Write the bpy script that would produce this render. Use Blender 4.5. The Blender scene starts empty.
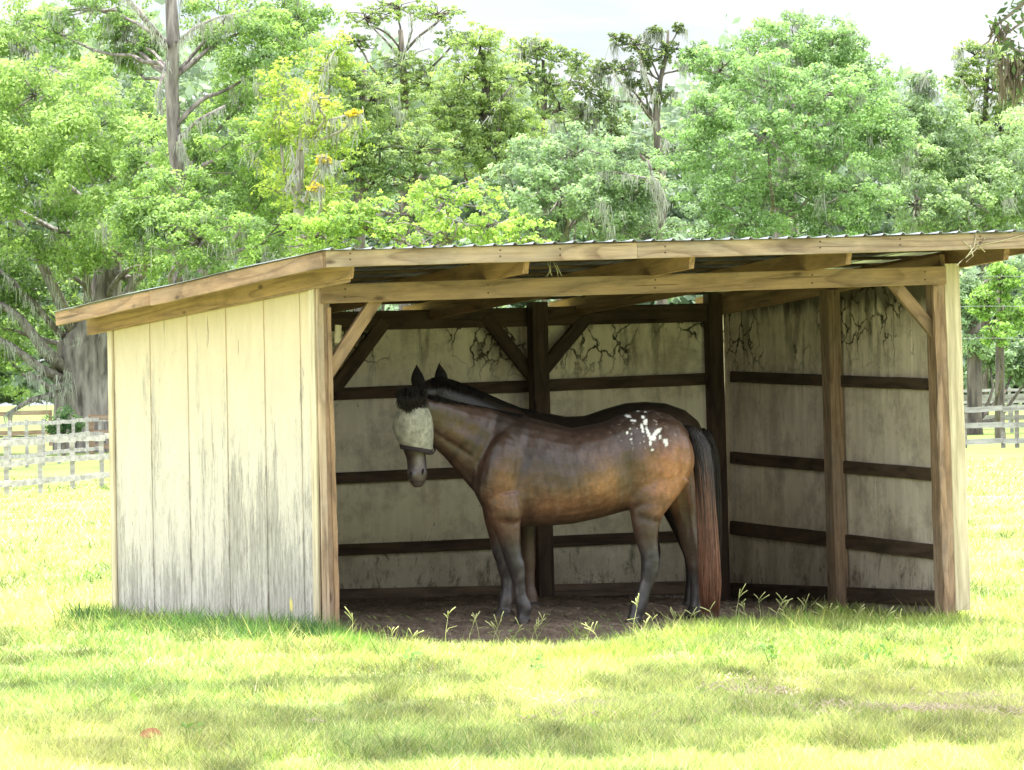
import bpy, math, random
import numpy as np
from mathutils import Vector, Matrix
random.seed(7)
rng = np.random.default_rng(11)
scn = bpy.context.scene
col = scn.collection

# ---------------------------------------------------------------- camera geometry
F = 6000.0; HZ = 395.0; ROLL = math.radians(1.0); EYE = 1.6
CAM = np.array([0, 0, EYE])
def ray(px, py):
    u = px - 512; v = py - HZ
    c, s = math.cos(ROLL), math.sin(ROLL)
    return np.array([(c*u - s*v)/F, 1.0, -(s*u + c*v)/F])
def at(px, py, Y): return CAM + ray(px, py)*Y
def on_ground(px, py, z=0.0):
    r = ray(px, py); return CAM + r*((z-EYE)/r[2])
cam = bpy.data.cameras.new('camera'); camo = bpy.data.objects.new('camera', cam); col.objects.link(camo)
camo.location = (0, 0, EYE)
camo.matrix_world = Matrix.Translation((0, 0, EYE)) @ Matrix.Rotation(math.pi/2 + math.atan((HZ-385)/F), 4, 'X') @ Matrix.Rotation(-ROLL, 4, 'Z')
cam.sensor_width = 36; cam.lens = F/1024*36; cam.clip_start = 1; cam.clip_end = 6000
scn.camera = camo

# ---------------------------------------------------------------- helpers
def tag(o, label=None, cat=None, group=None, kind=None):
    if label: o['label'] = label
    if cat: o['category'] = cat
    if group: o['group'] = group
    if kind: o['kind'] = kind
    return o
def empty(name, loc=(0, 0, 0), rz=0):
    o = bpy.data.objects.new(name, None); col.objects.link(o)
    o.location = loc; o.rotation_euler = (0, 0, rz); o.empty_display_size = .2
    return o
def link(name, me, mat, parent=None, smooth=False):
    o = bpy.data.objects.new(name, me); col.objects.link(o)
    if mat: me.materials.append(mat)
    if parent: o.parent = parent
    if smooth: me.polygons.foreach_set('use_smooth', [True]*len(me.polygons))
    return o
def mesh(name, verts, faces):
    me = bpy.data.meshes.new(name); me.from_pydata([tuple(map(float, v)) for v in verts], [], faces); me.update()
    return me
def fast_mesh(name, verts, nper, colors=None):
    """verts (n*nper,3): n faces with nper corners each; colors (n,3) per face"""
    n = len(verts)//nper
    me = bpy.data.meshes.new(name)
    me.vertices.add(len(verts)); me.vertices.foreach_set('co', np.ascontiguousarray(verts, dtype=np.float32).ravel())
    me.loops.add(len(verts)); me.loops.foreach_set('vertex_index', np.arange(len(verts), dtype=np.int32))
    me.polygons.add(n)
    me.polygons.foreach_set('loop_start', np.arange(0, len(verts), nper, dtype=np.int32))
    me.polygons.foreach_set('loop_total', np.full(n, nper, dtype=np.int32))
    me.update(calc_edges=True)
    if colors is not None:
        a = me.attributes.new('tint', 'FLOAT_COLOR', 'POINT')
        c = np.ones((len(verts), 4), np.float32); c[:, :3] = np.repeat(colors, nper, axis=0)
        a.data.foreach_set('color', c.ravel())
    return me
def sstep(x, a, b):
    t = np.clip((x-a)/(b-a), 0, 1); return t*t*(3-2*t)

# ---------------------------------------------------------------- materials
def newmat(name):
    m = bpy.data.materials.new(name); m.use_nodes = True
    nt = m.node_tree; nt.nodes.clear()
    out = nt.nodes.new('ShaderNodeOutputMaterial')
    return m, nt, out
class N:
    def __init__(s, nt): s.nt = nt
    def new(s, t, **k):
        n = s.nt.nodes.new(t)
        for a, b in k.items(): setattr(n, a, b)
        return n
    def l(s, a, b): s.nt.links.new(a, b)
    def coord(s, scale=(1, 1, 1), kind='Object', rnd=True):
        tc = s.new('ShaderNodeTexCoord'); mp = s.new('ShaderNodeMapping'); mp.inputs['Scale'].default_value = scale
        s.l(tc.outputs[kind], mp.inputs['Vector'])
        if rnd:
            oi = s.new('ShaderNodeObjectInfo'); m = s.new('ShaderNodeVectorMath', operation='SCALE')
            m.inputs[0].default_value = (37, 17, 53); s.l(oi.outputs['Random'], m.inputs['Scale']); s.l(m.outputs[0], mp.inputs['Location'])
        return mp.outputs[0]
    def noise(s, vec, scale=1, detail=4, rough=.55, dist=0):
        n = s.new('ShaderNodeTexNoise'); n.inputs['Scale'].default_value = scale; n.inputs['Detail'].default_value = detail
        n.inputs['Roughness'].default_value = rough; n.inputs['Distortion'].default_value = dist
        s.l(vec, n.inputs['Vector']); return n.outputs['Fac']
    def ramp(s, fac, stops, interp='LINEAR'):
        r = s.new('ShaderNodeValToRGB'); r.color_ramp.interpolation = interp
        el = r.color_ramp.elements
        while len(el) < len(stops): el.new(.5)
        for e, (p, c) in zip(el, stops):
            e.position = p; e.color = (c, c, c, 1) if isinstance(c, (int, float)) else (*c, 1)
        s.l(fac, r.inputs[0]); return r.outputs[0]
    def mix(s, fac, a, b, mode='MIX'):
        m = s.new('ShaderNodeMix', data_type='RGBA', blend_type=mode)
        for sock, v in ((m.inputs[0], fac), (m.inputs[6], a), (m.inputs[7], b)):
            if isinstance(v, (int, float)): sock.default_value = v
            elif isinstance(v, tuple): sock.default_value = (*v, 1)
            else: s.l(v, sock)
        return m.outputs[2]
    def math(s, op, a, b=0, clamp=False):
        m = s.new('ShaderNodeMath', operation=op, use_clamp=clamp)
        for sock, v in ((m.inputs[0], a), (m.inputs[1], b)):
            if isinstance(v, (int, float)): sock.default_value = v
            else: s.l(v, sock)
        return m.outputs[0]
    def bump(s, h, strength=.3, dist=.01):
        b = s.new('ShaderNodeBump'); b.inputs['Strength'].default_value = strength; b.inputs['Distance'].default_value = dist
        s.l(h, b.inputs['Height']); return b.outputs[0]
    def principled(s, out, colr, rough=.8, normal=None, metal=0, spec=.3):
        p = s.new('ShaderNodeBsdfPrincipled')
        if isinstance(colr, tuple): p.inputs['Base Color'].default_value = (*colr, 1)
        else: s.l(colr, p.inputs['Base Color'])
        p.inputs['Roughness'].default_value = rough; p.inputs['Metallic'].default_value = metal
        p.inputs['Specular IOR Level'].default_value = spec
        if normal: s.l(normal, p.inputs['Normal'])
        s.l(p.outputs[0], out.inputs[0]); return p
def sepz(n, vec):
    x = n.new('ShaderNodeSeparateXYZ'); n.l(vec, x.inputs[0]); return x.outputs

def mat_wood(name, dark, light, grey=.3, greycol=(.3, .28, .25), stain=0.0):
    m, nt, out = newmat(name); n = N(nt)
    v = n.coord((.9, 16, 9)); warp = n.coord((1, 5, 5))
    g1 = n.noise(v, 1.6, 3, .6, .9)
    g2 = n.noise(n.coord((1.6, 48, 42)), 1.3, 4, .75)
    rings = n.math('FRACT', n.math('MULTIPLY', n.noise(n.coord((.35, 5, 3)), 1.3, 1, .4, .35), 9.0))
    rings = n.ramp(rings, [(0, .1), (.5, 1), (.92, .75), (1, .1)])
    f = n.math('ADD', n.math('MULTIPLY', g1, .40), n.math('ADD', n.math('MULTIPLY', rings, .25), n.math('MULTIPLY', g2, .50)))
    c = n.ramp(f, [(.3, dark), (.75, light)])
    w = n.ramp(n.noise(n.coord((1.2, 3, 3)), 1.6, 5, .65), [(.42, 0.0), (.72, 1.0)])
    c = n.mix(n.math('MULTIPLY', w, grey), c, greycol)
    oi = n.new('ShaderNodeObjectInfo')
    c = n.mix(1.0, c, n.ramp(oi.outputs['Random'], [(0, (.82, .82, .84)), (1, (1.12, 1.08, 1.04))]), 'MULTIPLY')
    vor = n.new('ShaderNodeTexVoronoi'); vor.inputs['Scale'].default_value = 1.0
    n.l(n.coord((2.2, 7, 6)), vor.inputs['Vector'])
    knot = n.ramp(vor.outputs['Distance'], [(.05, 1.0), (.13, 0.0)])
    c = n.mix(n.math('MULTIPLY', knot, .75), c, tuple(x*.35 for x in dark))
    crk = n.ramp(n.noise(n.coord((.8, 34, 30)), 1.0, 3, .6), [(.66, 0.0), (.70, 1.0)])
    c = n.mix(n.math('MULTIPLY', crk, .6), c, tuple(x*.4 for x in dark))
    if stain:
        st = n.ramp(n.noise(n.coord((2, 6, 6)), 1.2, 6, .7), [(.45, 0.0), (.62, 1.0)])
        c = n.mix(n.math('MULTIPLY', st, stain), c, (.02, .017, .014))
    n.principled(out, c, .85, n.bump(n.math('ADD', g2, rings), .35, .003))
    return m
M = {}
M['wood_light'] = mat_wood('weathered_lumber', (.12, .065, .034), (.43, .28, .165), .45, (.30, .235, .18), .30)
M['wood_post'] = mat_wood('post_lumber', (.14, .08, .048), (.42, .28, .18), .5, (.32, .27, .23), .35)
M['wood_rafter'] = mat_wood('rafter_lumber', (.14, .08, .045), (.40, .25, .13), .3, (.30, .24, .18), .3)
M['wood_low'] = mat_wood('dirty_base_lumber', (.06, .04, .028), (.19, .14, .10), .4, (.16, .13, .11), .4)
M['wood_dark'] = mat_wood('stained_dark_lumber', (.035, .02, .013), (.11, .07, .048), .3, (.12, .095, .08), .5)
M['wood_fascia'] = mat_wood('fascia_lumber', (.15, .09, .055), (.52, .39, .27), .6, (.38, .33, .28), .28)

def mat_siding():
    m, nt, out = newmat('peeling_cream_paint'); n = N(nt)
    tc = n.coord((1, 1, 1), rnd=False); xyz = sepz(n, tc)
    z = n.math('DIVIDE', xyz[2], 2.35)
    fine = n.noise(n.coord((36, 36, 6), rnd=False), 1, 6, .85)
    med = n.noise(n.coord((11, 11, 1.0), rnd=False), 1, 4, .6)
    big = n.noise(n.coord((2.2, 2.2, .7), rnd=False), 1, 2, .5)
    f = n.math('ADD', n.math('MULTIPLY', fine, .5), n.math('ADD', n.math('MULTIPLY', med, .35), n.math('MULTIPLY', big, .42)))
    f = n.math('SUBTRACT', f, n.math('MULTIPLY', n.math('SUBTRACT', z, .36), .20))
    peel = n.ramp(f, [(.622, 0.0), (.685, 1.0)])
    paint = n.ramp(z, [(.05, (.56, .52, .47)), (.50, (.59, .53, .435)), (.95, (.61, .495, .32))])
    dirt = n.ramp(n.noise(n.coord((7, 7, 2.2), rnd=False), 1, 5, .7), [(.35, 1.0), (.75, .82)])
    paint = n.mix(1.0, paint, dirt, 'MULTIPLY')
    wood = n.ramp(n.noise(n.coord((30, 30, 5), rnd=False), 1, 4, .7), [(.3, (.13, .115, .095)), (.7, (.46, .43, .38))])
    fk = n.ramp(n.noise(n.coord((30, 30, 11), rnd=False), 1, 3, .7), [(.63, 0.0), (.66, 1.0)])
    c = n.mix(n.math('MULTIPLY', peel, .85), paint, wood)
    c = n.mix(n.math('MULTIPLY', fk, n.ramp(z, [(.3, .6), (.85, .2)])), c, (.26, .22, .16))
    crack = n.ramp(n.noise(n.coord((20, 20, 2.2), rnd=False), 1, 3, .6), [(.66, 0.0), (.69, 1.0)])
    c = n.mix(n.math('MULTIPLY', crack, .6), c, (.16, .13, .09))
    lich = n.ramp(n.noise(n.coord((3, 3, 1.6), rnd=False), 1, 2, .5), [(.74, 0.0), (.78, .8)])
    c = n.mix(lich, c, (.75, .62, .12))
    n.principled(out, c, .8, n.bump(n.math('SUBTRACT', fine, peel), .35, .004))
    return m
M['siding'] = mat_siding()

def mat_inner(name, a, b, mould=1.0, low=1.0, seed=0):
    """painted interior boards, object z is height"""
    m, nt, out = newmat(name); n = N(nt)
    tc = n.new('ShaderNodeTexCoord'); mp = n.new('ShaderNodeMapping'); mp.inputs['Location'].default_value = (seed*3.1, seed*1.7, 0)
    n.l(tc.outputs['Object'], mp.inputs['Vector']); V = mp.outputs[0]
    xyz = sepz(n, tc.outputs['Object'])
    def sc(vec):
        q = n.new('ShaderNodeMapping'); q.inputs['Scale'].default_value = vec; n.l(V, q.inputs['Vector']); return q.outputs[0]
    streak = n.noise(sc((14, 14, 1.3)), 1, 5, .65)
    blot = n.noise(sc((2.2, 2.2, 1.6)), 1, 5, .6)
    c = n.ramp(n.math('ADD', n.math('MULTIPLY', streak, .5), n.math('MULTIPLY', blot, .5)), [(.35, b), (.6, a)])
    # dirt rising from the floor and at belly height
    zl = n.ramp(n.math('ADD', n.math('DIVIDE', xyz[2], 2.3), n.math('MULTIPLY', blot, .25)), [(.12, 1.0), (.36, .15), (.55, 0.0)])
    c = n.mix(n.math('MULTIPLY', zl, .7*low), c, (.16, .13, .095))
    sm = n.ramp(n.noise(sc((3.2, 3.2, 3.0)), 1, 6, .75), [(.47, 0.0), (.64, 1.0)])
    c = n.mix(n.math('MULTIPLY', sm, .42), c, (.17, .11, .075))
    drip = n.ramp(n.noise(sc((7, 7, 1.1)), 1, 5, .7), [(.52, 0.0), (.62, 1.0)])
    c = n.mix(n.math('MULTIPLY', n.math('MULTIPLY', drip, n.ramp(n.math('DIVIDE', xyz[2], 2.4), [(.55, 0.0), (.95, 1.0)])), .7*mould), c, (.07, .05, .035))
    blk = n.ramp(n.math('SUBTRACT', n.noise(sc((9, 9, 3.5)), 1, 7, .85, .6), n.math('MULTIPLY', xyz[2], .22)), [(.46, 0.0), (.56, 1.0)])
    c = n.mix(n.math('MULTIPLY', blk, .65), c, (.035, .028, .022))
    sp = n.ramp(n.noise(sc((26, 26, 9)), 1, 4, .7), [(.66, 0.0), (.72, 1.0)])
    c = n.mix(n.math('MULTIPLY', sp, .6), c, (.05, .035, .025))
    # branching black mould near the top
    wv = n.new('ShaderNodeTexNoise'); wv.inputs['Scale'].default_value = 5; wv.inputs['Detail'].default_value = 5; n.l(sc((1, 1, 1)), wv.inputs['Vector'])
    mx = n.new('ShaderNodeMix', data_type='VECTOR'); mx.inputs[0].default_value = .24; n.l(V, mx.inputs[4]); n.l(wv.outputs['Color'], mx.inputs[5])
    vo = n.new('ShaderNodeTexVoronoi', feature='DISTANCE_TO_EDGE'); vo.inputs['Scale'].default_value = 7.5
    sq = n.new('ShaderNodeMapping'); sq.inputs['Scale'].default_value = (1.2, 1.2, .75); n.l(mx.outputs[1], sq.inputs['Vector']); n.l(sq.outputs[0], vo.inputs['Vector'])
    lines = n.ramp(vo.outputs['Distance'], [(.02, 1.0), (.07, 0.0)])
    area = n.ramp(n.noise(sc((1.7, 1.7, 1.4)), 1, 3, .6), [(.46, 0.0), (.54, 1.0)])
    zt = n.ramp(n.math('DIVIDE', xyz[2], 2.4), [(.70, 0.0), (.80, 1.0)])
    mm = n.math('MULTIPLY', n.math('MULTIPLY', lines, area), n.math('MULTIPLY', zt, mould))
    brk = n.ramp(n.noise(sc((18, 18, 14)), 1, 4, .7), [(.30, .3), (.48, 1.0)])
    c = n.mix(n.math('MULTIPLY', n.math('MULTIPLY', mm, brk), .97), c, (.035, .026, .018))
    edge = n.ramp(n.math('ADD', n.math('DIVIDE', xyz[2], 2.4), n.math('MULTIPLY', n.noise(sc((9, 9, 1)), 1, 3, .6), .12)), [(.955, 0.0), (1.0, 1.0)])
    c = n.mix(n.math('MULTIPLY', edge, .8*mould), c, (.03, .022, .015))
    n.principled(out, c, .85, n.bump(streak, .25, .003))
    return m
M['inner_back'] = mat_inner('cream_interior_paint', (.90, .81, .66), (.74, .64, .50), 1.0, .8, 1)
M['inner_side'] = mat_inner('stained_interior_paint', (.90, .78, .66), (.62, .51, .42), 1.0, .7, 4)

def mat_metal():
    m, nt, out = newmat('galvanised_roofing'); n = N(nt)
    a = n.noise(n.coord((3, 3, 3)), 2, 4)
    c = n.ramp(a, [(.3, (.26, .28, .31)), (.7, (.42, .44, .48))])
    n.principled(out, c, .38, None, .75)
    return m
M['metal'] = mat_metal()
M['rust'] = None
def mat_simple(name, a, b, scale=(8, 8, 8), rough=.8, bump=.2, dist=.01, detail=5):
    m, nt, out = newmat(name); n = N(nt)
    v = n.noise(n.coord(scale), 1, detail, .6)
    n.principled(out, n.ramp(v, [(.35, a), (.65, b)]), rough, n.bump(v, bump, dist)); return m
M['roof_under'] = mat_simple('dark_roof_underside', (.035, .028, .022), (.09, .075, .06))
M['bark'] = mat_simple('grey_bark', (.10, .085, .08), (.34, .30, .28), (5, 5, 1.0), .95, 1.0, .08)
M['bark_pale'] = mat_simple('pale_bark', (.18, .16, .14), (.42, .38, .34), (6, 6, .8), .95, 1.0, .06)
M['bark_dark'] = mat_simple('dark_bark', (.06, .05, .045), (.20, .17, .14), (5, 5, 1), .95, 1.0, .06)
M['fence_grey'] = mat_simple('weathered_fence_wood', (.23, .215, .205), (.46, .44, .42), (2, 2, 9), .9, .2)
M['fence_tan'] = mat_simple('tan_fence_wood', (.20, .13, .09), (.32, .24, .18), (2, 2, 9), .9, .2)
M['fence_dark'] = mat_simple('shaded_fence_post', (.16, .14, .13), (.30, .27, .25), (2, 2, 9), .9, .2)
M['wire'] = mat_simple('grey_wire', (.25, .25, .26), (.32, .32, .33), (5, 5, 5), .5, 0)
M['twine'] = mat_simple('pale_twine', (.50, .44, .30), (.68, .62, .46), (50, 50, 50), .9, 0)
M['stone'] = mat_simple('pale_clod', (.30, .22, .16), (.50, .40, .32), (30, 30, 30), .95, .5)
M['dead_leaf'] = mat_simple('dead_leaf', (.22, .085, .035), (.40, .20, .09), (30, 30, 30), .7, .2)
M['straw'] = mat_simple('dry_straw', (.38, .29, .18), (.62, .52, .36), (20, 20, 20), .9, 0)

def mat_leaf(name, trans=.35, rough=.6, gain=1.0):
    m, nt, out = newmat(name); n = N(nt)
    at_ = n.new('ShaderNodeAttribute'); at_.attribute_name = 'tint'
    c = n.mix(1.0, at_.outputs['Color'], (gain, gain, gain), 'MULTIPLY')
    d = n.new('ShaderNodeBsdfPrincipled'); d.inputs['Roughness'].default_value = rough; d.inputs['Specular IOR Level'].default_value = .35
    n.l(c, d.inputs['Base Color'])
    t = n.new('ShaderNodeBsdfTranslucent'); n.l(n.mix(1.0, c, (1.1, 1.15, .75), 'MULTIPLY'), t.inputs['Color'])
    mx = n.new('ShaderNodeMixShader'); mx.inputs[0].default_value = trans
    n.l(d.outputs[0], mx.inputs[1]); n.l(t.outputs[0], mx.inputs[2]); n.l(mx.outputs[0], out.inputs[0])
    return m
M['leaf'] = mat_leaf('tree_leaves', .5, .6, 1.28)
M['moss'] = mat_leaf('hanging_moss', .3, .9)
M['grass'] = mat_leaf('grass_blades', .4, .6)

def mat_tint(name, rough=.55, spec=.3, bump=.15, scale=(60, 60, 60), sheen=0.0):
    m, nt, out = newmat(name); n = N(nt)
    a = n.new('ShaderNodeAttribute'); a.attribute_name = 'tint'
    v = n.noise(n.coord(scale, rnd=False), 1, 5, .7)
    v2 = n.noise(n.coord((9, 9, 9), rnd=False), 1, 5, .65)
    c = n.mix(1.0, a.outputs['Color'], n.ramp(v, [(.3, .72), (.7, 1.25)]), 'MULTIPLY')
    c = n.mix(1.0, c, n.ramp(v2, [(.3, .78), (.7, 1.2)]), 'MULTIPLY')
    p = n.principled(out, c, rough, n.bump(n.math('ADD', v, v2), bump, .006), 0, spec)
    if sheen: p.inputs['Sheen Weight'].default_value = sheen; p.inputs['Sheen Roughness'].default_value = .4
    return m
M['coat'] = mat_tint('horse_coat', .40, .5, .30, (30, 90, 45))
M['hair_black'] = mat_simple('black_horsehair', (.006, .0045, .004), (.022, .015, .012), (30, 30, 30), .95, 0)
M['hair_tail'] = mat_tint('tail_hair', .45, .4, .1, (90, 90, 8))
M['hoof'] = mat_simple('dark_hoof', (.02, .017, .015), (.07, .06, .05), (30, 30, 30), .6, .2)
M['mask'] = mat_simple('cream_mesh_cloth', (.19, .18, .15), (.37, .345, .29), (26, 26, 20), .9, .9, .012)
M['mask_trim'] = mat_simple('dark_trim_cloth', (.02, .014, .017), (.05, .035, .04), (90, 90, 90), .9, .2)

# ---------------------------------------------------------------- shed frame
YAW = math.radians(26)
FL = np.array([-1.3084, 41.0783, 0.0])
E1 = np.array([math.cos(YAW), math.sin(YAW), 0]); E2 = np.array([-math.sin(YAW), math.cos(YAW), 0])
W = 4.995; L = 3.756
def w2s(P):
    d = np.asarray(P)-FL; return np.array([d@E1, d@E2, d[2]])
def plane_hit(px, py, P0, d):
    """hit the vertical plane through shed-local P0 along horizontal shed-local dir d -> shed-local point"""
    r = ray(px, py); rl = np.array([r@E1, r@E2, r[2]]); c = w2s(CAM)
    n = np.array([-d[1], d[0], 0.0]); t = ((np.array(P0)-c)@n)/(rl@n); return c+rl*t
DX = (1.0, 0, 0); DYv = (0, 1.0, 0)
BRC = np.array([5.10, 3.70, 0]); RD = BRC-np.array([W, 0, 0]); RD = RD/np.linalg.norm(RD)
def onF(px, py, b=0.0): return plane_hit(px, py, (0, b, 0), DX)
def onL(px, py, a=0.0): return plane_hit(px, py, (a, 0, 0), DYv)
def onR(px, py, off=0.0): return plane_hit(px, py, (W-off, 0, 0), RD)

# ---------------------------------------------------------------- ground height
def gh(X, Y):
    X = np.asarray(X, float); Y = np.asarray(Y, float)
    dx = X-FL[0]; dy = Y-FL[1]
    a = dx*E1[0]+dy*E1[1]; b = dx*E2[0]+dy*E2[1]
    g = -.08*sstep(X, -1.6, 3.4)*sstep(Y, 20, 34)*(1-sstep(Y, 60, 90))
    ins = sstep(a, -.2, .6)*(1-sstep(a, 4.2, 5.2))*sstep(b, .35, 1.1)*(1-sstep(b, 3.9, 5.5))
    g = g + .075*ins
    g = g - .10*np.exp(-((X+.15)/.85)**4)*sstep(Y, 37.5, 40.3)*(1-sstep(Y, 41.2, 41.9))
    g = g + .012*np.sin(X*1.7+Y*.6)+.010*np.sin(X*.9-Y*1.3+1) + .006*np.sin(3.9*X+2.1*Y)
    return g
def gz(X, Y): return float(gh(X, Y))

# ground sheet
def axis(vals): return np.array(vals)
xs = np.unique(np.concatenate([-np.geomspace(9, 3000, 26), np.arange(-9, 9.01, .15), np.geomspace(9, 3000, 26)]))
ys = np.unique(np.concatenate([[-200, -50, 0, 10, 16], np.arange(20, 50, .15), np.arange(50, 130, 2.0), np.geomspace(130, 5000, 30)]))
XX, YY = np.meshgrid(xs, ys); ZZ = gh(XX, YY)
V = np.stack([XX, YY, ZZ], -1).reshape(-1, 3); nx = len(xs); ny = len(ys)
idx = np.arange(nx*ny).reshape(ny, nx)
Fc = np.stack([idx[:-1, :-1], idx[:-1, 1:], idx[1:, 1:], idx[1:, :-1]], -1).reshape(-1, 4)
me = bpy.data.meshes.new('ground'); me.from_pydata(V.tolist(), [], Fc.tolist()); me.update()
def mat_ground():
    m, nt, out = newmat('grassy_ground'); n = N(nt)
    tc = n.new('ShaderNodeTexCoord')
    def sc(v):
        q = n.new('ShaderNodeMapping'); q.inputs['Scale'].default_value = v; n.l(tc.outputs['Object'], q.inputs['Vector']); return q.outputs[0]
    big = n.noise(sc((.25, .10, 1)), 1, 5, .6); fine = n.noise(sc((22, 14, 10)), 1, 6, .75); mid = n.noise(sc((2.0, 1.0, 1)), 1, 5, .65)
    c = n.ramp(n.math('ADD', n.math('MULTIPLY', big, .45), n.math('MULTIPLY', mid, .55)), [(.34, (.20, .30, .09)), (.50, (.36, .41, .15)), (.64, (.48, .48, .20))])
    c = n.mix(1.0, c, n.ramp(fine, [(.3, .55), (.62, 1.1)]), 'MULTIPLY')
    far = n.ramp(n.math('DIVIDE', sepz(n, tc.outputs['Object'])[1], 400.0), [(.26, (1, 1, 1)), (.36, (.52, .60, .48))])
    c = n.mix(1.0, c, far, 'MULTIPLY')
    bare = n.ramp(mid, [(.66, 0.0), (.76, .8)])
    c = n.mix(bare, c, (.28, .26, .13))
    n.principled(out, c, .95, n.bump(fine, .6, .03), 0, .1); return m
M['ground'] = mat_ground()
g = link('ground', me, M['ground'], smooth=True); tag(g, kind='structure')

# dirt floor
def mat_dirt():
    m, nt, out = newmat('trampled_dirt'); n = N(nt)
    a = n.noise(n.coord((3, 3, 3), rnd=False), 1, 6, .7); b = n.noise(n.coord((25, 25, 25), rnd=False), 1, 6, .75)
    c = n.ramp(a, [(.3, (.13, .095, .07)), (.55, (.24, .18, .135)), (.75, (.33, .27, .21))])
    c = n.mix(1.0, c, n.ramp(b, [(.3, .45), (.65, 1.2)]), 'MULTIPLY')
    n.principled(out, c, .95, n.bump(b, 1.0, .03), 0, .1); return m
M['dirt'] = mat_dirt()
front_px = [(336, 640), (352, 650), (375, 655), (405, 653), (440, 652), (480, 652), (520, 652), (560, 651), (600, 648), (635, 639), (662, 629), (700, 621), (760, 614), (830, 612), (900, 611), (950, 612)]
def ground_hit(px, py):
    P = on_ground(px, py, 0)
    for _ in range(12): P = on_ground(px, py, gz(P[0], P[1]))
    return P
fp = [w2s(ground_hit(*p)) for p in front_px]
FPA = np.array([p[0] for p in fp]); FPB = np.array([p[1] for p in fp])
def dirt_front(a): return np.interp(a, FPA, FPB) + .22*np.sin(a*6.1+.6)*np.sin(a*2.3)+.14*np.sin(a*17+1)+.09*np.sin(a*41)
na, nb = 150, 110
V = []; Fc = []
for i in range(na+1):
    a = .05 + (W+.05)*i/na
    b0 = float(dirt_front(a)); b1 = L+.05
    for j in range(nb+1):
        b = b0+(b1-b0)*(j/nb)
        P = FL+a*E1+b*E2
        z = gz(P[0], P[1])+.006
        z += .010*(math.sin(a*31+b*17)*math.sin(b*27-a*11))+.012*max(0, math.sin(a*7.3+b*5)*math.sin(b*9.1))*min(1, j/8)
        V.append((P[0], P[1], z+rng.normal()*.0035 if 0 < j < nb else z))
for i in range(na):
    for j in range(nb):
        k = i*(nb+1)+j; Fc.append((k, k+nb+1, k+nb+2, k+1))
d = link('dirt_floor', mesh('dirt_floor', V, Fc), M['dirt'], smooth=True); tag(d, kind='structure')

# ---------------------------------------------------------------- boards
def board(name, A, B, w, t, mat, parent, up=(0, 0, 1), wob=.0015, cham=.004, nseg=8, cut0=0.0, cut1=0.0, rough=0.0):
    """lumber from A to B (shed-local centreline), w along `up`, t across"""
    A = Vector(A); B = Vector(B); d = B-A; ln = d.length; x = d.normalized()
    u = Vector(up); u = (u-x*u.dot(x)).normalized(); y = u.cross(x)
    M4 = Matrix(((x.x, y.x, u.x, A.x), (x.y, y.y, u.y, A.y), (x.z, y.z, u.z, A.z), (0, 0, 0, 1)))
    hw, ht, c = w/2, t/2, min(cham, w/4, t/4)
    sec = [(-ht+c, -hw), (ht-c, -hw), (ht, -hw+c), (ht, hw-c), (ht-c, hw), (-ht+c, hw), (-ht, hw-c), (-ht, -hw+c)]
    V = []; Fc = []
    for i in range(nseg+1):
        s = i/nseg; ox = random.uniform(-wob, wob); oz = random.uniform(-wob, wob)
        for (yy, zz) in sec:
            xx = s*ln
            if i == 0: xx += cut0*(.5-zz/w)
            if i == nseg: xx -= cut1*(.5-zz/w)
            j = rough*random.uniform(-1, 1)
            V.append((xx, yy+ox+j, zz+oz+rough*random.uniform(-1, 1)))
    for i in range(nseg):
        for k in range(8):
            a = i*8+k; b = i*8+(k+1) % 8; Fc.append((a, a+8, b+8, b))
    Fc.append(tuple(range(8))); Fc.append(tuple(reversed(range(nseg*8, nseg*8+8))))
    o = link(name, mesh(name, V, Fc), mat, parent)
    o.matrix_local = M4
    return o
def box_geo(V, Fc, p0, p1):
    k = len(V); (x0, y0, z0), (x1, y1, z1) = p0, p1
    V += [(x0, y0, z0), (x1, y0, z0), (x1, y1, z0), (x0, y1, z0), (x0, y0, z1), (x1, y0, z1), (x1, y1, z1), (x0, y1, z1)]
    Fc += [(k, k+3, k+2, k+1), (k+4, k+5, k+6, k+7), (k, k+1, k+5, k+4), (k+1, k+2, k+6, k+5), (k+2, k+3, k+7, k+6), (k+3, k, k+4, k+7)]

shed = empty('run_in_shed', tuple(FL), YAW)
tag(shed, 'open fronted wooden horse shelter with peeling cream plank walls and sloping metal roof', 'shed')
RF, RB = -.711, 4.129; RL, RR = -.27, W+.42
def roof_z(a, b): return 2.603+.0185*(a-RL)-.0643*(b-RF)        # top of the metal
def seg(A, B): return A, B
# beams
bt0, bb0 = onF(320, 285)[2], onF(320, 303)[2]; bt1, bb1 = onF(950, 265)[2], onF(950, 285)[2]
board('beam', (.0, -.02, (bt0+bb0)/2), (W-.068, -.02, (bt1+bb1)/2), .132, .045, M['wood_light'], shed, nseg=14)
pt, pb = onF(345, 311, L), onF(345, 332, L); qt, qb = onF(712, 303, L), onF(712, 322, L)
zl = (pt[2]+pb[2])/2-.02; zr = (qt[2]+qb[2])/2
board('beam', (.06, L-.12, zl), (W+.02, L-.12, zr), .145, .045, M['wood_dark'], shed, nseg=14)
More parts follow.
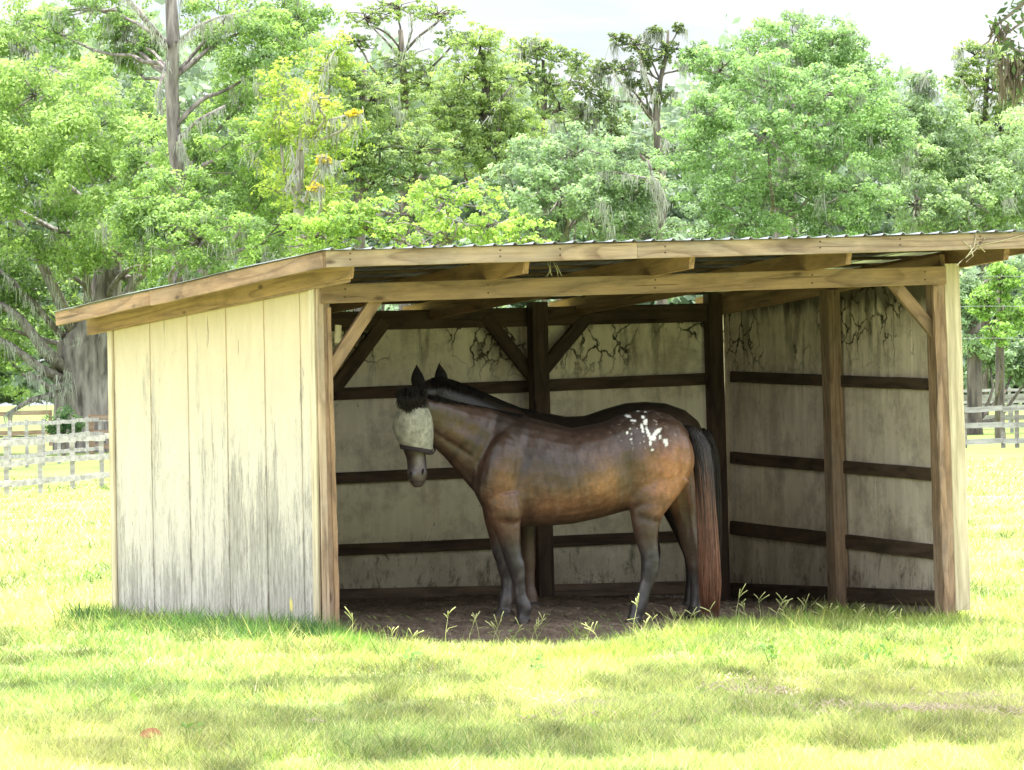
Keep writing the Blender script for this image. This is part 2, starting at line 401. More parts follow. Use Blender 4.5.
# posts (bottoms sunk in the soil)
board('post', (.048, .05, -.25), (.022, .05, bb0+.11), .10, .12, M['wood_post'], shed, up=(1, 0, 0), nseg=16, rough=.002)
board('post', (W-.055, .05, -.35), (W-.095, .05, bt1-.01), .12, .12, M['wood_post'], shed, up=(1, 0, 0), nseg=16, rough=.003)
board('post', (.07, L-.07, -.2), (.05, L-.07, 2.16), .10, .10, M['wood_dark'], shed, up=(1, 0, 0), nseg=12)
board('post', (BRC[0]-.10, BRC[1]-.07, -.3), (BRC[0]-.13, BRC[1]-.07, 2.36), .12, .10, M['wood_dark'], shed, up=(1, 0, 0), nseg=12)
p0 = onF(539, 600, L-.12); p1 = onF(534, 310, L-.12)
board('post', (p0[0], L-.21, -.2), (p1[0]-.02, L-.21, zl+.15), .13, .11, M['wood_dark'], shed, up=(1, 0, 0), nseg=12)
r0 = onR(841, 603, .06); r1 = onR(832, 292, .06)
board('post', (r0[0]-.02, r0[1], -.25), (r1[0]-.02, r1[1], roof_z(W, r1[1])-.20), .13, .11, M['wood_post'], shed, up=(0, 1, 0), nseg=12)
# knee braces
def fpt(px, py, b): p = onF(px, py, b); return (p[0], b, p[2])
board('knee_brace', fpt(325, 377, .05), fpt(382, 290, .05), .09, .04, M['wood_light'], shed)
board('knee_brace', fpt(945, 345, .05), fpt(885, 274, .05), .09, .045, M['wood_light'], shed)
board('knee_brace', fpt(533, 377, L-.125), fpt(484, 316, L-.125), .10, .05, M['wood_dark'], shed)
board('knee_brace', fpt(541, 372, L-.125), fpt(588, 315, L-.125), .10, .05, M['wood_dark'], shed)
board('knee_brace', fpt(332, 392, L-.125), fpt(384, 322, L-.125), .10, .05, M['wood_dark'], shed)
# rafters
for px in (353, 528, 694, 851, 1009):
    b = RF+.05; lo, hi = -.5, 5.6
    for _ in range(40):
        mid = (lo+hi)/2
        P = FL+mid*E1+b*E2+np.array([0, 0, 2.5]); u = F*P[0]/P[1]; v = -F*(P[2]-EYE)/P[1]
        x = 512+math.cos(ROLL)*u+math.sin(ROLL)*v
        if x < px: lo = mid
        else: hi = mid
    a = mid
    o = board('rafter', (a, RF+.05, roof_z(a, RF+.05)-.125), (a, RB-.03, roof_z(a, RB-.03)-.125), .14, .042, M['wood_rafter'], shed, cut0=.05, nseg=10)
# purlins across the rafters
for b in (-.35, .25, .85, 1.45, 2.05, 2.65, 3.25, 3.85):
    board('purlin', (RL+.04, b, roof_z(RL+.04, b)-.042), (RR-.04, b, roof_z(RR-.04, b)-.042), .022, .09, M['wood_dark'], shed, nseg=10)
# fascia and barge boards
board('fascia_board', (RL, RF, roof_z(RL, RF)-.068), (RL+2.35, RF, roof_z(RL+2.35, RF)-.066), .112, .025, M['wood_fascia'], shed, nseg=10)
board('fascia_board', (RL+2.352, RF, roof_z(RL+2.35, RF)-.066), (RR, RF, roof_z(RR, RF)-.068), .112, .025, M['wood_fascia'], shed, nseg=10)
#board('fascia_board', (RL, RB, roof_z(RL, RB)-.068), (RR, RB, roof_z(RR, RB)-.068), .10, .025, M['wood_fascia'], shed, nseg=10)
mb = 2.3
board('barge_board', (RL-.014, RF-.01, roof_z(RL, RF)-.070), (RL-.014, mb, roof_z(RL, mb)-.070), .112, .025, M['wood_light'], shed, nseg=10)
board('barge_board', (RL-.014, mb+.002, roof_z(RL, mb)-.068), (RL-.014, RB+.01, roof_z(RL, RB)-.068), .100, .025, M['wood_light'], shed, nseg=10)
board('barge_board', (RR+.014, RF-.01, roof_z(RR, RF)-.070), (RR+.014, RB+.01, roof_z(RR, RB)-.070), .112, .025, M['wood_light'], shed, nseg=10)
board('wall_plate', (-.03, -.62, roof_z(0, -.62)-.150), (-.03, RB-.16, roof_z(0, RB-.16)-.128), .135, .036, M['wood_light'], shed, nseg=10, cut0=.08)
board('wall_plate', (W+.0, .12, roof_z(W, .1)-.15), (W+.06, RB-.2, roof_z(W, RB)-.15), .13, .036, M['wood_light'], shed, nseg=10)
# roof sheet with ribs running down the slope
V = []; Fc = []
prof = []; a = RL-.045
pitch = .152
while a < RR+.05:
    prof += [(a, .0), (a+.055, .0), (a+.066, .013), (a+.084, .013), (a+.095, .0)]
    a += pitch
bsn = np.linspace(RF-.05, RB+.05, 12)
for b in bsn:
    for (aa, h) in prof: V.append((aa, b, roof_z(aa, b)+h-.006+.004*math.sin(aa*2.1+b*3)))
npf = len(prof)
for j in range(len(bsn)-1):
    for i in range(npf-1):
        k = j*npf+i; Fc.append((k, k+1, k+npf+1, k+npf))
rs = link('roof_sheet', mesh('roof_sheet', V, Fc), M['metal'], shed)
sm = rs.modifiers.new('thick', 'SOLIDIFY'); sm.thickness = .003
# decking lath under the metal, dark
V = []; Fc = []
box_n = 26
for i in range(box_n):
    pass
# ---- left wall: planks with lap joints
def wallsheet(name, xs_, top, bot, thick, mat, axis_pt, axis_dir, normal, groove=.006, skirt=None, gap=.016, battens=False):
    """vertical planks between the stations xs_, along axis_dir from axis_pt; top/bot are functions of x"""
    V = []; Fc = []
    for i in range(len(xs_)-1):
        x0, x1 = xs_[i]+gap/2, xs_[i+1]-gap/2
        off = random.uniform(-.002, .002); n = 5
        k = len(V)
        for s in range(n+1):
            z0b, z1b = bot(x0)+random.uniform(-.006, .006), bot(x1)+random.uniform(-.006, .006)
            t = s/n
            za = bot(x0)+(top(x0)-bot(x0))*t; zb = bot(x1)+(top(x1)-bot(x1))*t
            e = random.uniform(-.0015, .0015)
            V += [(x0, off+e, za), (x1, off+e+.001, zb), (x1, off-thick, zb), (x0, off-thick, za)]
        for s in range(n):
            q = k+s*4
            for c in range(4): Fc.append((q+c, q+(c+1) % 4, q+4+(c+1) % 4, q+4+c))
        Fc.append((k+3, k+2, k+1, k)); q = k+n*4; Fc.append((q, q+1, q+2, q+3))
        if battens:
            xb = x1; zt = top(xb)-.003
            k = len(V)
            box_geo(V, Fc, (xb-.010, off+.001, bot(xb)+.004), (xb+.006, off+.009, zt-.004))
    x = Vector(axis_dir).normalized(); y = Vector(normal).normalized(); z = Vector((0, 0, 1))
    o = link(name, mesh(name, V, Fc), mat, shed)
    o.matrix_local = Matrix(((x.x, y.x, 0, axis_pt[0]), (x.y, y.y, 0, axis_pt[1]), (0, 0, 1, axis_pt[2]), (0, 0, 0, 1)))
    return o
stn = [onL(px, 450)[1] for px in (303, 267, 229, 190, 153, 116)]
stn = [0.16]+stn[0:]
stn[0] = .10
topL = lambda b: np.interp(b, [0, L], [onL(318, 285)[2], onF(112, 323, L)[2]])+.02
botL = lambda b: np.interp(b, [0, L], [.03, .03])
xsL = sorted(set([.10]+[float(s) for s in stn[1:-1]]+[L+.01]))
wallsheet('siding_panel', xsL, topL, botL, .016, M['siding'], (-.012, 0, 0), (0, 1, 0), (-1, 0, 0), battens=True)
M['siding_plain'] = mat_simple('cream_trim_paint', (.40, .33, .22), (.66, .57, .41), (2, 30, 30), .8, .3, .004)
o = board('corner_trim', (-.024, .07, .035), (-.030, .05, topL(0)+.0), .09, .022, M['siding_plain'], shed, up=(0, 1, 0), nseg=10)
board('corner_trim', (-.028, L-.03, .04), (-.028, L-.03, topL(L)-.01), .08, .02, M['siding_plain'], shed, up=(0, 1, 0), nseg=10)
board('corner_trim', (.005, -.012, .03), (-.005, -.012, bt0+.02), .05, .022, M['wood_fascia'], shed, up=(1, 0, 0), nseg=12, rough=.002)
# split strips at the corner, rough bark-like edge
board('corner_strip', (.088, -.014, .04), (.062, -.014, bb0-.03), .032, .018, M['wood_light'], shed, up=(1, 0, 0), nseg=20, rough=.004)
# base board and inner studs of left wall
board('stud', (.03, L*.5, -.1), (.03, L*.5, 2.2), .09, .045, M['wood_dark'], shed, up=(0, 1, 0))
for zz in (.1, .5, 1.05, 1.65): board('girt', (.03, .15, zz), (.03, L-.15, zz), .09, .035, M['wood_dark'], shed)
# ---- back wall
bx = [0.0, .62, 1.23, 1.85, 2.47, 3.08, 3.70, 4.32, 4.93, 5.10]
xb = [onF(px, 450, L)[0] for px in (437, 530, 588, 650)]
bx = [0, .6, 1.2, 1.85, float(xb[0]), float(xb[0])+.62+.12, float(xb[2]), float(xb[2])+.62, float(xb[2])+1.24, 5.09]
bx = sorted(bx)
topB = lambda a: np.interp(a, [0, 5.1], [zl+.05, zr+.05])
wallsheet('back_wall', bx, topB, lambda a: -.08 if a > 2.2 else .075, .016, M['inner_back'], (0, L, 0), (1, 0, 0), (0, -1, 0), gap=.003)
for (l, r, wdt) in (((342, 394), (715, 378.5), .092), ((342, 478), (715, 462), .085), ((342, 550), (715, 535), .085), ((342, 603), (715, 594), .10)):
    A = onF(*l, L-.05); B = onF(*r, L-.05); sl = (B[2]-A[2])/(B[0]-A[0]); z0 = A[2]-A[0]*sl
    low_ = l[1] > 600
    if low_: z0 += .055
    board('girt', (.1, L-.03, z0+.1*sl), (W+.0, L-.03, z0+W*sl), wdt, .04, M['wood_low'] if low_ else M['wood_dark'], shed, nseg=16)
# ---- right wall
RN = np.array([-RD[1], RD[0], 0])      # points into the shed
rl = float(np.linalg.norm(BRC-np.array([W, 0, 0])))
rs_ = [0.03, .62, 1.22, 1.84, 2.46, 3.08, rl]
topR = lambda s: roof_z(W, s)-.16
wallsheet('right_wall', rs_, topR, lambda s: -.14, .016, M['inner_side'], (W, 0, 0), tuple(RD), tuple(RN), gap=.003)
for (l, r, wdt) in (((736, 377), (935, 384.5), .085), ((736, 458), (935, 474.5), .092), ((736, 528), (935, 552), .105), ((736, 590), (935, 598), .11)):
    A = onR(*l, .02); B = onR(*r, .02)
    A = A+(A-B)*.02; B = B+(B-A)*.02
    off = RN*.022
    mt = M['wood_dark']
    board('girt', tuple(A+off*.2), tuple(B+off*.2), wdt, .038, mt, shed, nseg=12)
# right front trim: cream boards facing front
board('corner_trim', (W+.045, -.006, onF(968, 610)[2]), (W-.002, -.006, bt1+.01), .125, .022, M['siding_plain'], shed, up=(1, 0, 0), nseg=14, rough=.001)
board('corner_strip', (W-.10, -.024, -.02), (W-.145, -.024, bb1-.01), .045, .02, M['wood_post'], shed, up=(1, 0, 0), nseg=24, rough=.006)
# metal bracket on the rear of the left front post
board('bracket', fpt(338, 325, .6), fpt(337, 343, .6), .05, .01, M['siding_plain'], shed, up=(1, 0, 0))

# nail heads on the front timbers
def nails(pts, r, mat):
    for p in pts:
        V = []; Fc = []; ns = 8
        for h, q in ((0, 1), (.004, .9), (.006, .4)):
            for i in range(ns): th = 2*math.pi*i/ns; V.append((p[0]+r*q*math.cos(th), p[1]-h, p[2]+r*q*math.sin(th)))
        for k in range(2):
            for i in range(ns): a = k*ns+i; b = k*ns+(i+1) % ns; Fc.append((a, b, b+ns, a+ns))
        Fc.append(tuple(2*ns+i for i in range(ns)))
        link('nail_head', mesh('nail_head', V, Fc), mat, shed)
M['nail'] = mat_simple('rusty_nail', (.05, .03, .02), (.14, .07, .04), (40, 40, 40), .8, 0)
for px in (345, 488, 655, 812, 925):
    for dy in (-4, 4):
        q = onF(px, np.interp(px, [320, 950], [294, 275])+dy, -.043); nails([(q[0], -.043, q[2])], .006, M['nail'])
for px in (350, 500, 560, 665, 820, 900, 980):
    for dy in (-3, 3):
        q = onF(px, np.interp(px, [325, 650, 1024], [257, 250, 238])+dy, RF-.013); nails([(q[0], RF-.013, q[2])], .006, M['nail'])
# twine knots tied to the roof
def strands(name, lines, r, mat, parent=None, colors=None, nside=3, taper=True):
    V = []; Fc = []; C = []
    for li, pts in enumerate(lines):
        pts = [Vector(p) for p in pts]; n = len(pts); k = len(V)
        rr = r[li] if isinstance(r, (list, np.ndarray)) else r
        for i, p in enumerate(pts):
            t = (pts[min(i+1, n-1)]-pts[max(i-1, 0)]).normalized()
            a = t.orthogonal().normalized(); b = t.cross(a)
            q = rr*(1-.75*(i/(n-1))**2) if taper else rr
            for s in range(nside):
                th = 2*math.pi*s/nside; V.append(p+a*(q*math.cos(th))+b*(q*math.sin(th)))
                if colors is not None: C.append(colors(li, i/(n-1)))
        for i in range(n-1):
            for s in range(nside):
                a = k+i*nside+s; b = k+i*nside+(s+1) % nside; Fc.append((a, b, b+nside, a+nside))
        Fc.append(tuple(k+s for s in reversed(range(nside)))); Fc.append(tuple(k+(n-1)*nside+s for s in range(nside)))
    me = mesh(name, V, Fc)
    if colors is not None:
        at_ = me.attributes.new('tint', 'FLOAT_COLOR', 'POINT'); c = np.ones((len(V), 4), np.float32); c[:, :3] = np.array(C); at_.data.foreach_set('color', c.ravel())
    return link(name, me, mat, parent, smooth=True)
def pf(px, py, b=-.73): return tuple(onF(px, py, b))
ls = [[pf(962, 240), pf(970, 247), pf(976, 243), pf(985, 252)], [pf(976, 232), pf(974, 246), pf(968, 255), pf(960, 262), pf(956, 266)],
      [pf(985, 238), pf(975, 250), pf(965, 258)], [pf(975, 246), pf(1000, 241), pf(1030, 233)], [pf(970, 245), pf(973, 256), pf(966, 262)]]
tw = strands('baling_twine', [[tuple(FL+p[0]*E1+p[1]*E2+np.array([0, 0, p[2]])) for p in l] for l in ls], .004, M['twine'], taper=False)
tag(tw, 'tangled pale twine looped over the roof edge by the right front post', 'twine')
ls = [[pf(550+dx, 262, .0), pf(553+dx+random.uniform(-4, 4), 270, -.03), pf(552+dx*2, 277, -.02)] for dx in (-3, 0, 3, 5)]
tw = strands('baling_twine', [[tuple(FL+p[0]*E1+p[1]*E2+np.array([0, 0, p[2]])) for p in l] for l in ls], .003, M['twine'], taper=False)
tag(tw, 'short knot of pale twine hanging above the front beam between rafters', 'twine')

# ---------------------------------------------------------------- horses
HY0, HSL = 42.0, .7/290
def ring_loft(rings, nside=20, expo=1.0):
    """rings: (centre, axisA, axisB) vectors"""
    V = []; Fc = []
    for (c, A, B) in rings:
        for s in range(nside):
            th = 2*math.pi*s/nside; ca, sa = math.cos(th), math.sin(th)
            V.append(c+A*math.copysign(abs(ca)**expo, ca)+B*math.copysign(abs(sa)**expo, sa))
    n = len(rings)
    for i in range(n-1):
        for s in range(nside):
            a = i*nside+s; b = i*nside+(s+1) % nside; Fc.append((a, b, b+nside, a+nside))
    k = len(V); V.append(rings[0][0]); V.append(rings[-1][0])
    for s in range(nside):
        Fc.append((k, (s+1) % nside, s)); q = (n-1)*nside; Fc.append((k+1, q+s, q+(s+1) % nside))
    return V, Fc
class Body:
    def __init__(s, dY): s.V = []; s.F = []; s.dY = dY
    def P(s, px, py, lat=0): return Vector(at(px, py, HY0+HSL*(px-420)+s.dY+lat))
    def add(s, VF):
        V, Fc = VF; k = len(s.V); s.V += V; s.F += [tuple(i+k for i in f) for f in Fc]
    def torso(s, rows):
        R = []
        for (px, top, bot, hw, *l) in rows:
            l = l[0] if l else 0
            T = s.P(px, top, l); B = s.P(px, bot, l); c = (T+B)/2; R.append((c, (T-B)/2, Vector((0, hw, 0))))
        R = [(R[0][0]+Vector((-.015, 0, 0)), R[0][1]*.5, R[0][2]*.5)]+R+[(R[-1][0]+Vector((.015, 0, 0)), R[-1][1]*.5, R[-1][2]*.5)]
        s.add(ring_loft(R, 28, .92))
    def limb(s, rows, lat, endflat=False):
        """rows: px,py,half px,half lateral m,(lat offset)"""
        C = [s.P(r[0], r[1], lat+(r[4] if len(r) > 4 else 0)) for r in rows]; R = []
        rows = [(r[0], r[1], r[2]+(.9 if r[2] < 9.5 and r[1] > 540 else 0), r[3]+(.004 if r[1] > 540 else 0)) for r in rows]
        k = 42.2/F
        for i, r in enumerate(rows):
            t = (C[min(i+1, len(C)-1)]-C[max(i-1, 0)]); t.y = 0; t.normalize()
            nrm = Vector((t.z, 0, -t.x)); R.append((C[i], nrm*(r[2]*k), Vector((0, r[3], 0))))
        if not endflat:
            d = (C[-1]-C[-2]).normalized()*R[-1][1].length*.5
            R.append((R[-1][0]+d, R[-1][1]*.6, R[-1][2]*.6))
        s.add(ring_loft(R, 16))
    def ball(s, px, py, rx, ry, rl, lat, tilt=0):
        c = s.P(px, py, lat); k = 42.2/F; R = []
        a = math.radians(tilt); ax = Vector((math.sin(a), 0, math.cos(a))); bx_ = Vector((math.cos(a), 0, -math.sin(a)))
        for i in range(9):
            th = math.pi*(i+.5)/9; q = math.sin(th); R.append((c+ax*(ry*k*math.cos(th)), bx_*(rx*k*q), Vector((0, rl*q, 0))))
        s.add(ring_loft(R, 16))
    def build(s, name, mat, parent, paint, voxel=.011, smooth=5, relief=None):
        me = mesh(name+'_raw', s.V, s.F)
        o = bpy.data.objects.new('tmp', me); col.objects.link(o)
        md = o.modifiers.new('r', 'REMESH'); md.mode = 'VOXEL'; md.voxel_size = voxel; md.adaptivity = 0
        md2 = o.modifiers.new('s', 'SMOOTH'); md2.factor = .5; md2.iterations = smooth
        dg = bpy.context.evaluated_depsgraph_get(); ev = o.evaluated_get(dg)
        m2 = bpy.data.meshes.new_from_object(ev); m2.name = name
        bpy.data.objects.remove(o); bpy.data.meshes.remove(me)
        n = len(m2.vertices); co = np.empty(n*3, np.float32); m2.vertices.foreach_get('co', co); co = co.reshape(-1, 3)
        # back to photo-like side-view coordinates for the coat pattern and the light painted into it
        u = F*co[:, 0]/co[:, 1]; v = -F*(co[:, 2]-EYE)/co[:, 1]
        X = 512+math.cos(ROLL)*u+math.sin(ROLL)*v; Yp = HZ-math.sin(ROLL)*u+math.cos(ROLL)*v
        lat = co[:, 1]-(HY0+HSL*(X-420)+s.dY)
        if relief is not None:
            nn_ = np.empty(n*3, np.float32); m2.vertices.foreach_get('normal', nn_); nn_ = nn_.reshape(-1, 3)
            d_ = relief(X, Yp, co)*np.clip(-nn_[:, 1]*1.4, 0, 1)
            co2 = co+nn_*d_[:, None]; m2.vertices.foreach_set('co', co2.astype(np.float32).ravel()); m2.update()
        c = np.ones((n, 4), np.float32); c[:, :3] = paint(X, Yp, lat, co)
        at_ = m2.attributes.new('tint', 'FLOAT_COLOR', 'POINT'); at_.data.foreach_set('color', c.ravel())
        o = link(name, m2, mat, parent, smooth=True); return o
def blob(X, Y, cx, cy, rx, ry, a=0.0):
    t = math.radians(a); dx, dy = X-cx, Y-cy; u = dx*math.cos(t)+dy*math.sin(t); v = -dx*math.sin(t)+dy*math.cos(t)
    return np.exp(-((u/rx)**2+(v/ry)**2))
def lerp(a, b, t): return a*(1-t[:, None])+np.array(b)[None, :]*t[:, None]
def vnoise(co, f, seed):
    r = np.random.default_rng(seed); out = np.zeros(len(co))
    for k in range(6):
        d = r.normal(size=3); d /= np.linalg.norm(d); out += np.sin(co@d*f*(1+.5*k)+r.uniform(0, 6.28))/(1+.35*k)
    return out/2.6

def paint_front(X, Y, lat, co):
    n = vnoise(co, 14, 3); n2 = vnoise(co, 60, 5)
    c = np.tile(np.array([.095, .048, .032]), (len(X), 1))
    c = lerp(c, (.36, .155, .068), np.clip(blob(X, Y, 505, 492, 17, 30, 10)*.85+.15*n*blob(X, Y, 505, 492, 30, 40), 0, 1))  # ochre shoulder, belly and rump: coat colour with bounce light painted in
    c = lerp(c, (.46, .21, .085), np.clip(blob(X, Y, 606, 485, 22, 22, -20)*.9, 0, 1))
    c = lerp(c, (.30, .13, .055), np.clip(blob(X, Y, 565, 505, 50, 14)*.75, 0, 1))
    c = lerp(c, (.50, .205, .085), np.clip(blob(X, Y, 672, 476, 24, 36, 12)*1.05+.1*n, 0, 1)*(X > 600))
    c = lerp(c, (.20, .10, .05), np.clip(blob(X, Y, 462, 440, 24, 26)*.55+.2*n*blob(X, Y, 462, 440, 28, 28), 0, 1))
    c = lerp(c, (.045, .027, .02), np.clip(sstep(-(Y-(432+.02*(X-560))), -14, 12)*(1-blob(X, Y, 665, 425, 30, 22)*.3)*(X > 495), 0, 1)*.85)  # dark back: coat colour with shade painted in
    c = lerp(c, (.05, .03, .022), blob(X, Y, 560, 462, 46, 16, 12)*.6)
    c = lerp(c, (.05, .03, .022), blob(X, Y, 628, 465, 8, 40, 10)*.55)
    mot = vnoise(co, 34, 21)*.5+vnoise(co*np.array([1, 1, .35]), 80, 22)*.5
    c = c*(1+.28*np.clip(mot, -1.4, 1.4))[:, None]
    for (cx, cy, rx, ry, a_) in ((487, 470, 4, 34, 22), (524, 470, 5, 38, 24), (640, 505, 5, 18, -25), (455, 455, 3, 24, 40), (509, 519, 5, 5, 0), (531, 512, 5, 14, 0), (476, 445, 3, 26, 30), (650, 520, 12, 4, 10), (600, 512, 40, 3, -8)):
        c = c*(1-.45*blob(X, Y, cx, cy, rx, ry, a_))[:, None]  # muscle grooves darkened: crease shading put into the coat colour
    # black points on the legs with dusty grey
    leg = sstep(Y+n*5, 532, 556)
    c = lerp(c, (.045, .034, .030), leg)
    c = lerp(c, (.16, .12, .10), leg*np.clip(vnoise(co, 42, 44)*.7+n*.6, 0, 1)*.5)
    dust = np.clip(vnoise(co*np.array([1, 1, .5]), 60, 41)*.8+vnoise(co, 17, 42)*.8-.45, 0, 1)*(X > 435)
    c = lerp(c, (.30, .22, .17), dust*.28)
    c = lerp(c, (.15, .085, .055), sstep(Y, 500, 545)*(1-sstep(Y, 560, 580))*(X > 668)*.8)
    # head
    hd = (X < 432)
    c = lerp(c, (.10, .065, .05), hd*.9*(Y < 452))
    c = lerp(c, (.17, .125, .105), hd*sstep(Y, 452, 474)*np.clip(.7+.4*n2, 0, 1))
    c = lerp(c, (.025, .02, .02), np.clip(hd*(blob(X, Y, 411.5, 474, 2.6, 3.2)+blob(X, Y, 422.5, 472, 2.4, 3.4)), 0, 1))
    c = lerp(c, (.05, .035, .03), np.clip(hd*blob(X, Y, 409, 460, 2.5, 10)*.8, 0, 1))  # side shading of the muzzle painted into the colour
    c = lerp(c, (.36, .30, .27), hd*blob(X, Y, 419, 462, 3, 9)*.7)  # highlight down the face, also painted
    c = lerp(c, (.05, .035, .03), np.clip(hd*(blob(X, Y, 416, 481.5, 6, 1.0)+blob(X, Y, 425, 462, 1.5, 8)+blob(X, Y, 413, 467, 1.2, 5)*.6), 0, 1)*.8)
    # dark flecks
    fl = np.clip((vnoise(co, 95, 8)-1.05)*5, 0, 1)*(X > 600)*(Y < 520)
    c = lerp(c, (.05, .03, .02), fl*.8)
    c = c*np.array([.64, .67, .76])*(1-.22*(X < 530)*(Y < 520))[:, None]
    # white splashes on the hip
    near = lat < .05
    S = [(628, 416, 3.2, 1.6, 10), (633, 421, 3, 1.4, 0), (643, 417, 1.8, 1.6, 0), (645, 422, 2.2, 3.0, 0), (642, 428, 1.4, 4.2, -15), (648, 433, 1.8, 6.5, -25),
         (652, 438, 3.4, 3.2, 0), (656, 433, 2.0, 5.5, 45), (659, 430, 3.2, 1.8, -20), (650, 444, 1.2, 3, 0), (665, 441, 2.6, 2.4, 0), (666, 445, 1.5, 3.2, 20), (627, 433, 1.2, 1.0, 0), (631, 439, 1.0, .9, 0),
         (652, 450, 1.6, 1.3, 0), (638, 411, 1.4, .9, 0), (645, 412, 1.2, .8, 0), (660, 437, 1.2, 2.0, 0)]
    w = np.zeros(len(X))
    for (cx, cy, rx, ry, a) in S: w = np.maximum(w, np.exp(-(((X-cx)*math.cos(math.radians(a))+(Y-cy)*math.sin(math.radians(a)))/rx)**4-((-(X-cx)*math.sin(math.radians(a))+(Y-cy)*math.cos(math.radians(a)))/ry)**4))
    frk = np.clip((vnoise(co, 160, 51)+vnoise(co, 90, 52)*.5-.75)*2.5, 0, 1)*blob(X, Y, 645, 428, 24, 18)*.8
    w = np.clip((w+.40*vnoise(co, 150, 9)*np.clip(w*4, 0, 1)-.35)*2.4, 0, 1)
    w = np.maximum(w, frk)*near
    c = lerp(c, (.85, .82, .80), w)
    return c
def paint_rear(X, Y, lat, co):
    n = vnoise(co, 12, 13)
    c = np.tile(np.array([.013, .008, .0065]), (len(X), 1))
    c = lerp(c, (.05, .025, .016), np.clip(.1+.4*n, 0, 1)*(Y > 408))
    c = lerp(c, (.14, .08, .055), sstep(Y, 520, 560)*(X < 560)*.8)
    c = lerp(c, (.02, .016, .014), sstep(Y, 520, 560)*(X > 560))
    return c

def relief_front(X, Y, co):
    d = np.zeros(len(X))
    for (cx, cy, rx, ry, a, am) in ((499, 455, 11, 32, 18, .010), (481, 462, 3.5, 34, 20, -.016), (522, 466, 5, 34, 12, -.017), (508, 500, 12, 13, 0, .014), (512, 523, 12, 3, 0, -.008), (630, 476, 8, 24, -14, -.022),
            (633, 428, 8, 6, 0, .010), (641, 497, 9, 14, 15, .004), (655, 521, 12, 4, 15, -.009), (679, 474, 3, 30, -6, -.013), (668, 462, 8, 26, 4, .010), (600, 509, 40, 3, -6, -.008), (455, 446, 24, 3, 33, -.012), (470, 419, 26, 6, 26, .008),
            (462, 437, 22, 5, 28, .008), (477, 492, 6, 13, 0, .012), (493, 430, 4, 10, 10, -.008), (650, 470, 5, 22, 14, -.008), (515, 568, 4, 6, 0, .004), (648, 566, 5, 7, 0, .004), (518, 590, 1.6, 14, -5, -.005), (644, 590, 1.6, 12, 15, -.005)):
        d += am*blob(X, Y, cx, cy, rx, ry, a)
    for i in range(7): d -= .0035*blob(X, Y, 545+11*i, 484+i, 2.6, 22, -10)
    d += .003*vnoise(co, 26, 31)+.0014*vnoise(co, 75, 32)
    return d
def hoof(b, px, py, lat, parent, name='hoof'):
    """tapered hoof with its sole at (px,py)"""
    k = 42.2/F; c = b.P(px, py, lat); R = []
    for (h, rx, rl, ox) in ((-.012, .066, .062, -.014), (.03, .060, .056, -.006), (.065, .048, .048, .006), (.075, .030, .03, .008)):
        R.append((c+Vector((ox, 0, h)), Vector((rx, 0, 0)), Vector((0, rl, 0))))
    V, Fc = ring_loft(R, 18); link(name, mesh(name, V, Fc), M['hoof'], parent, smooth=True)

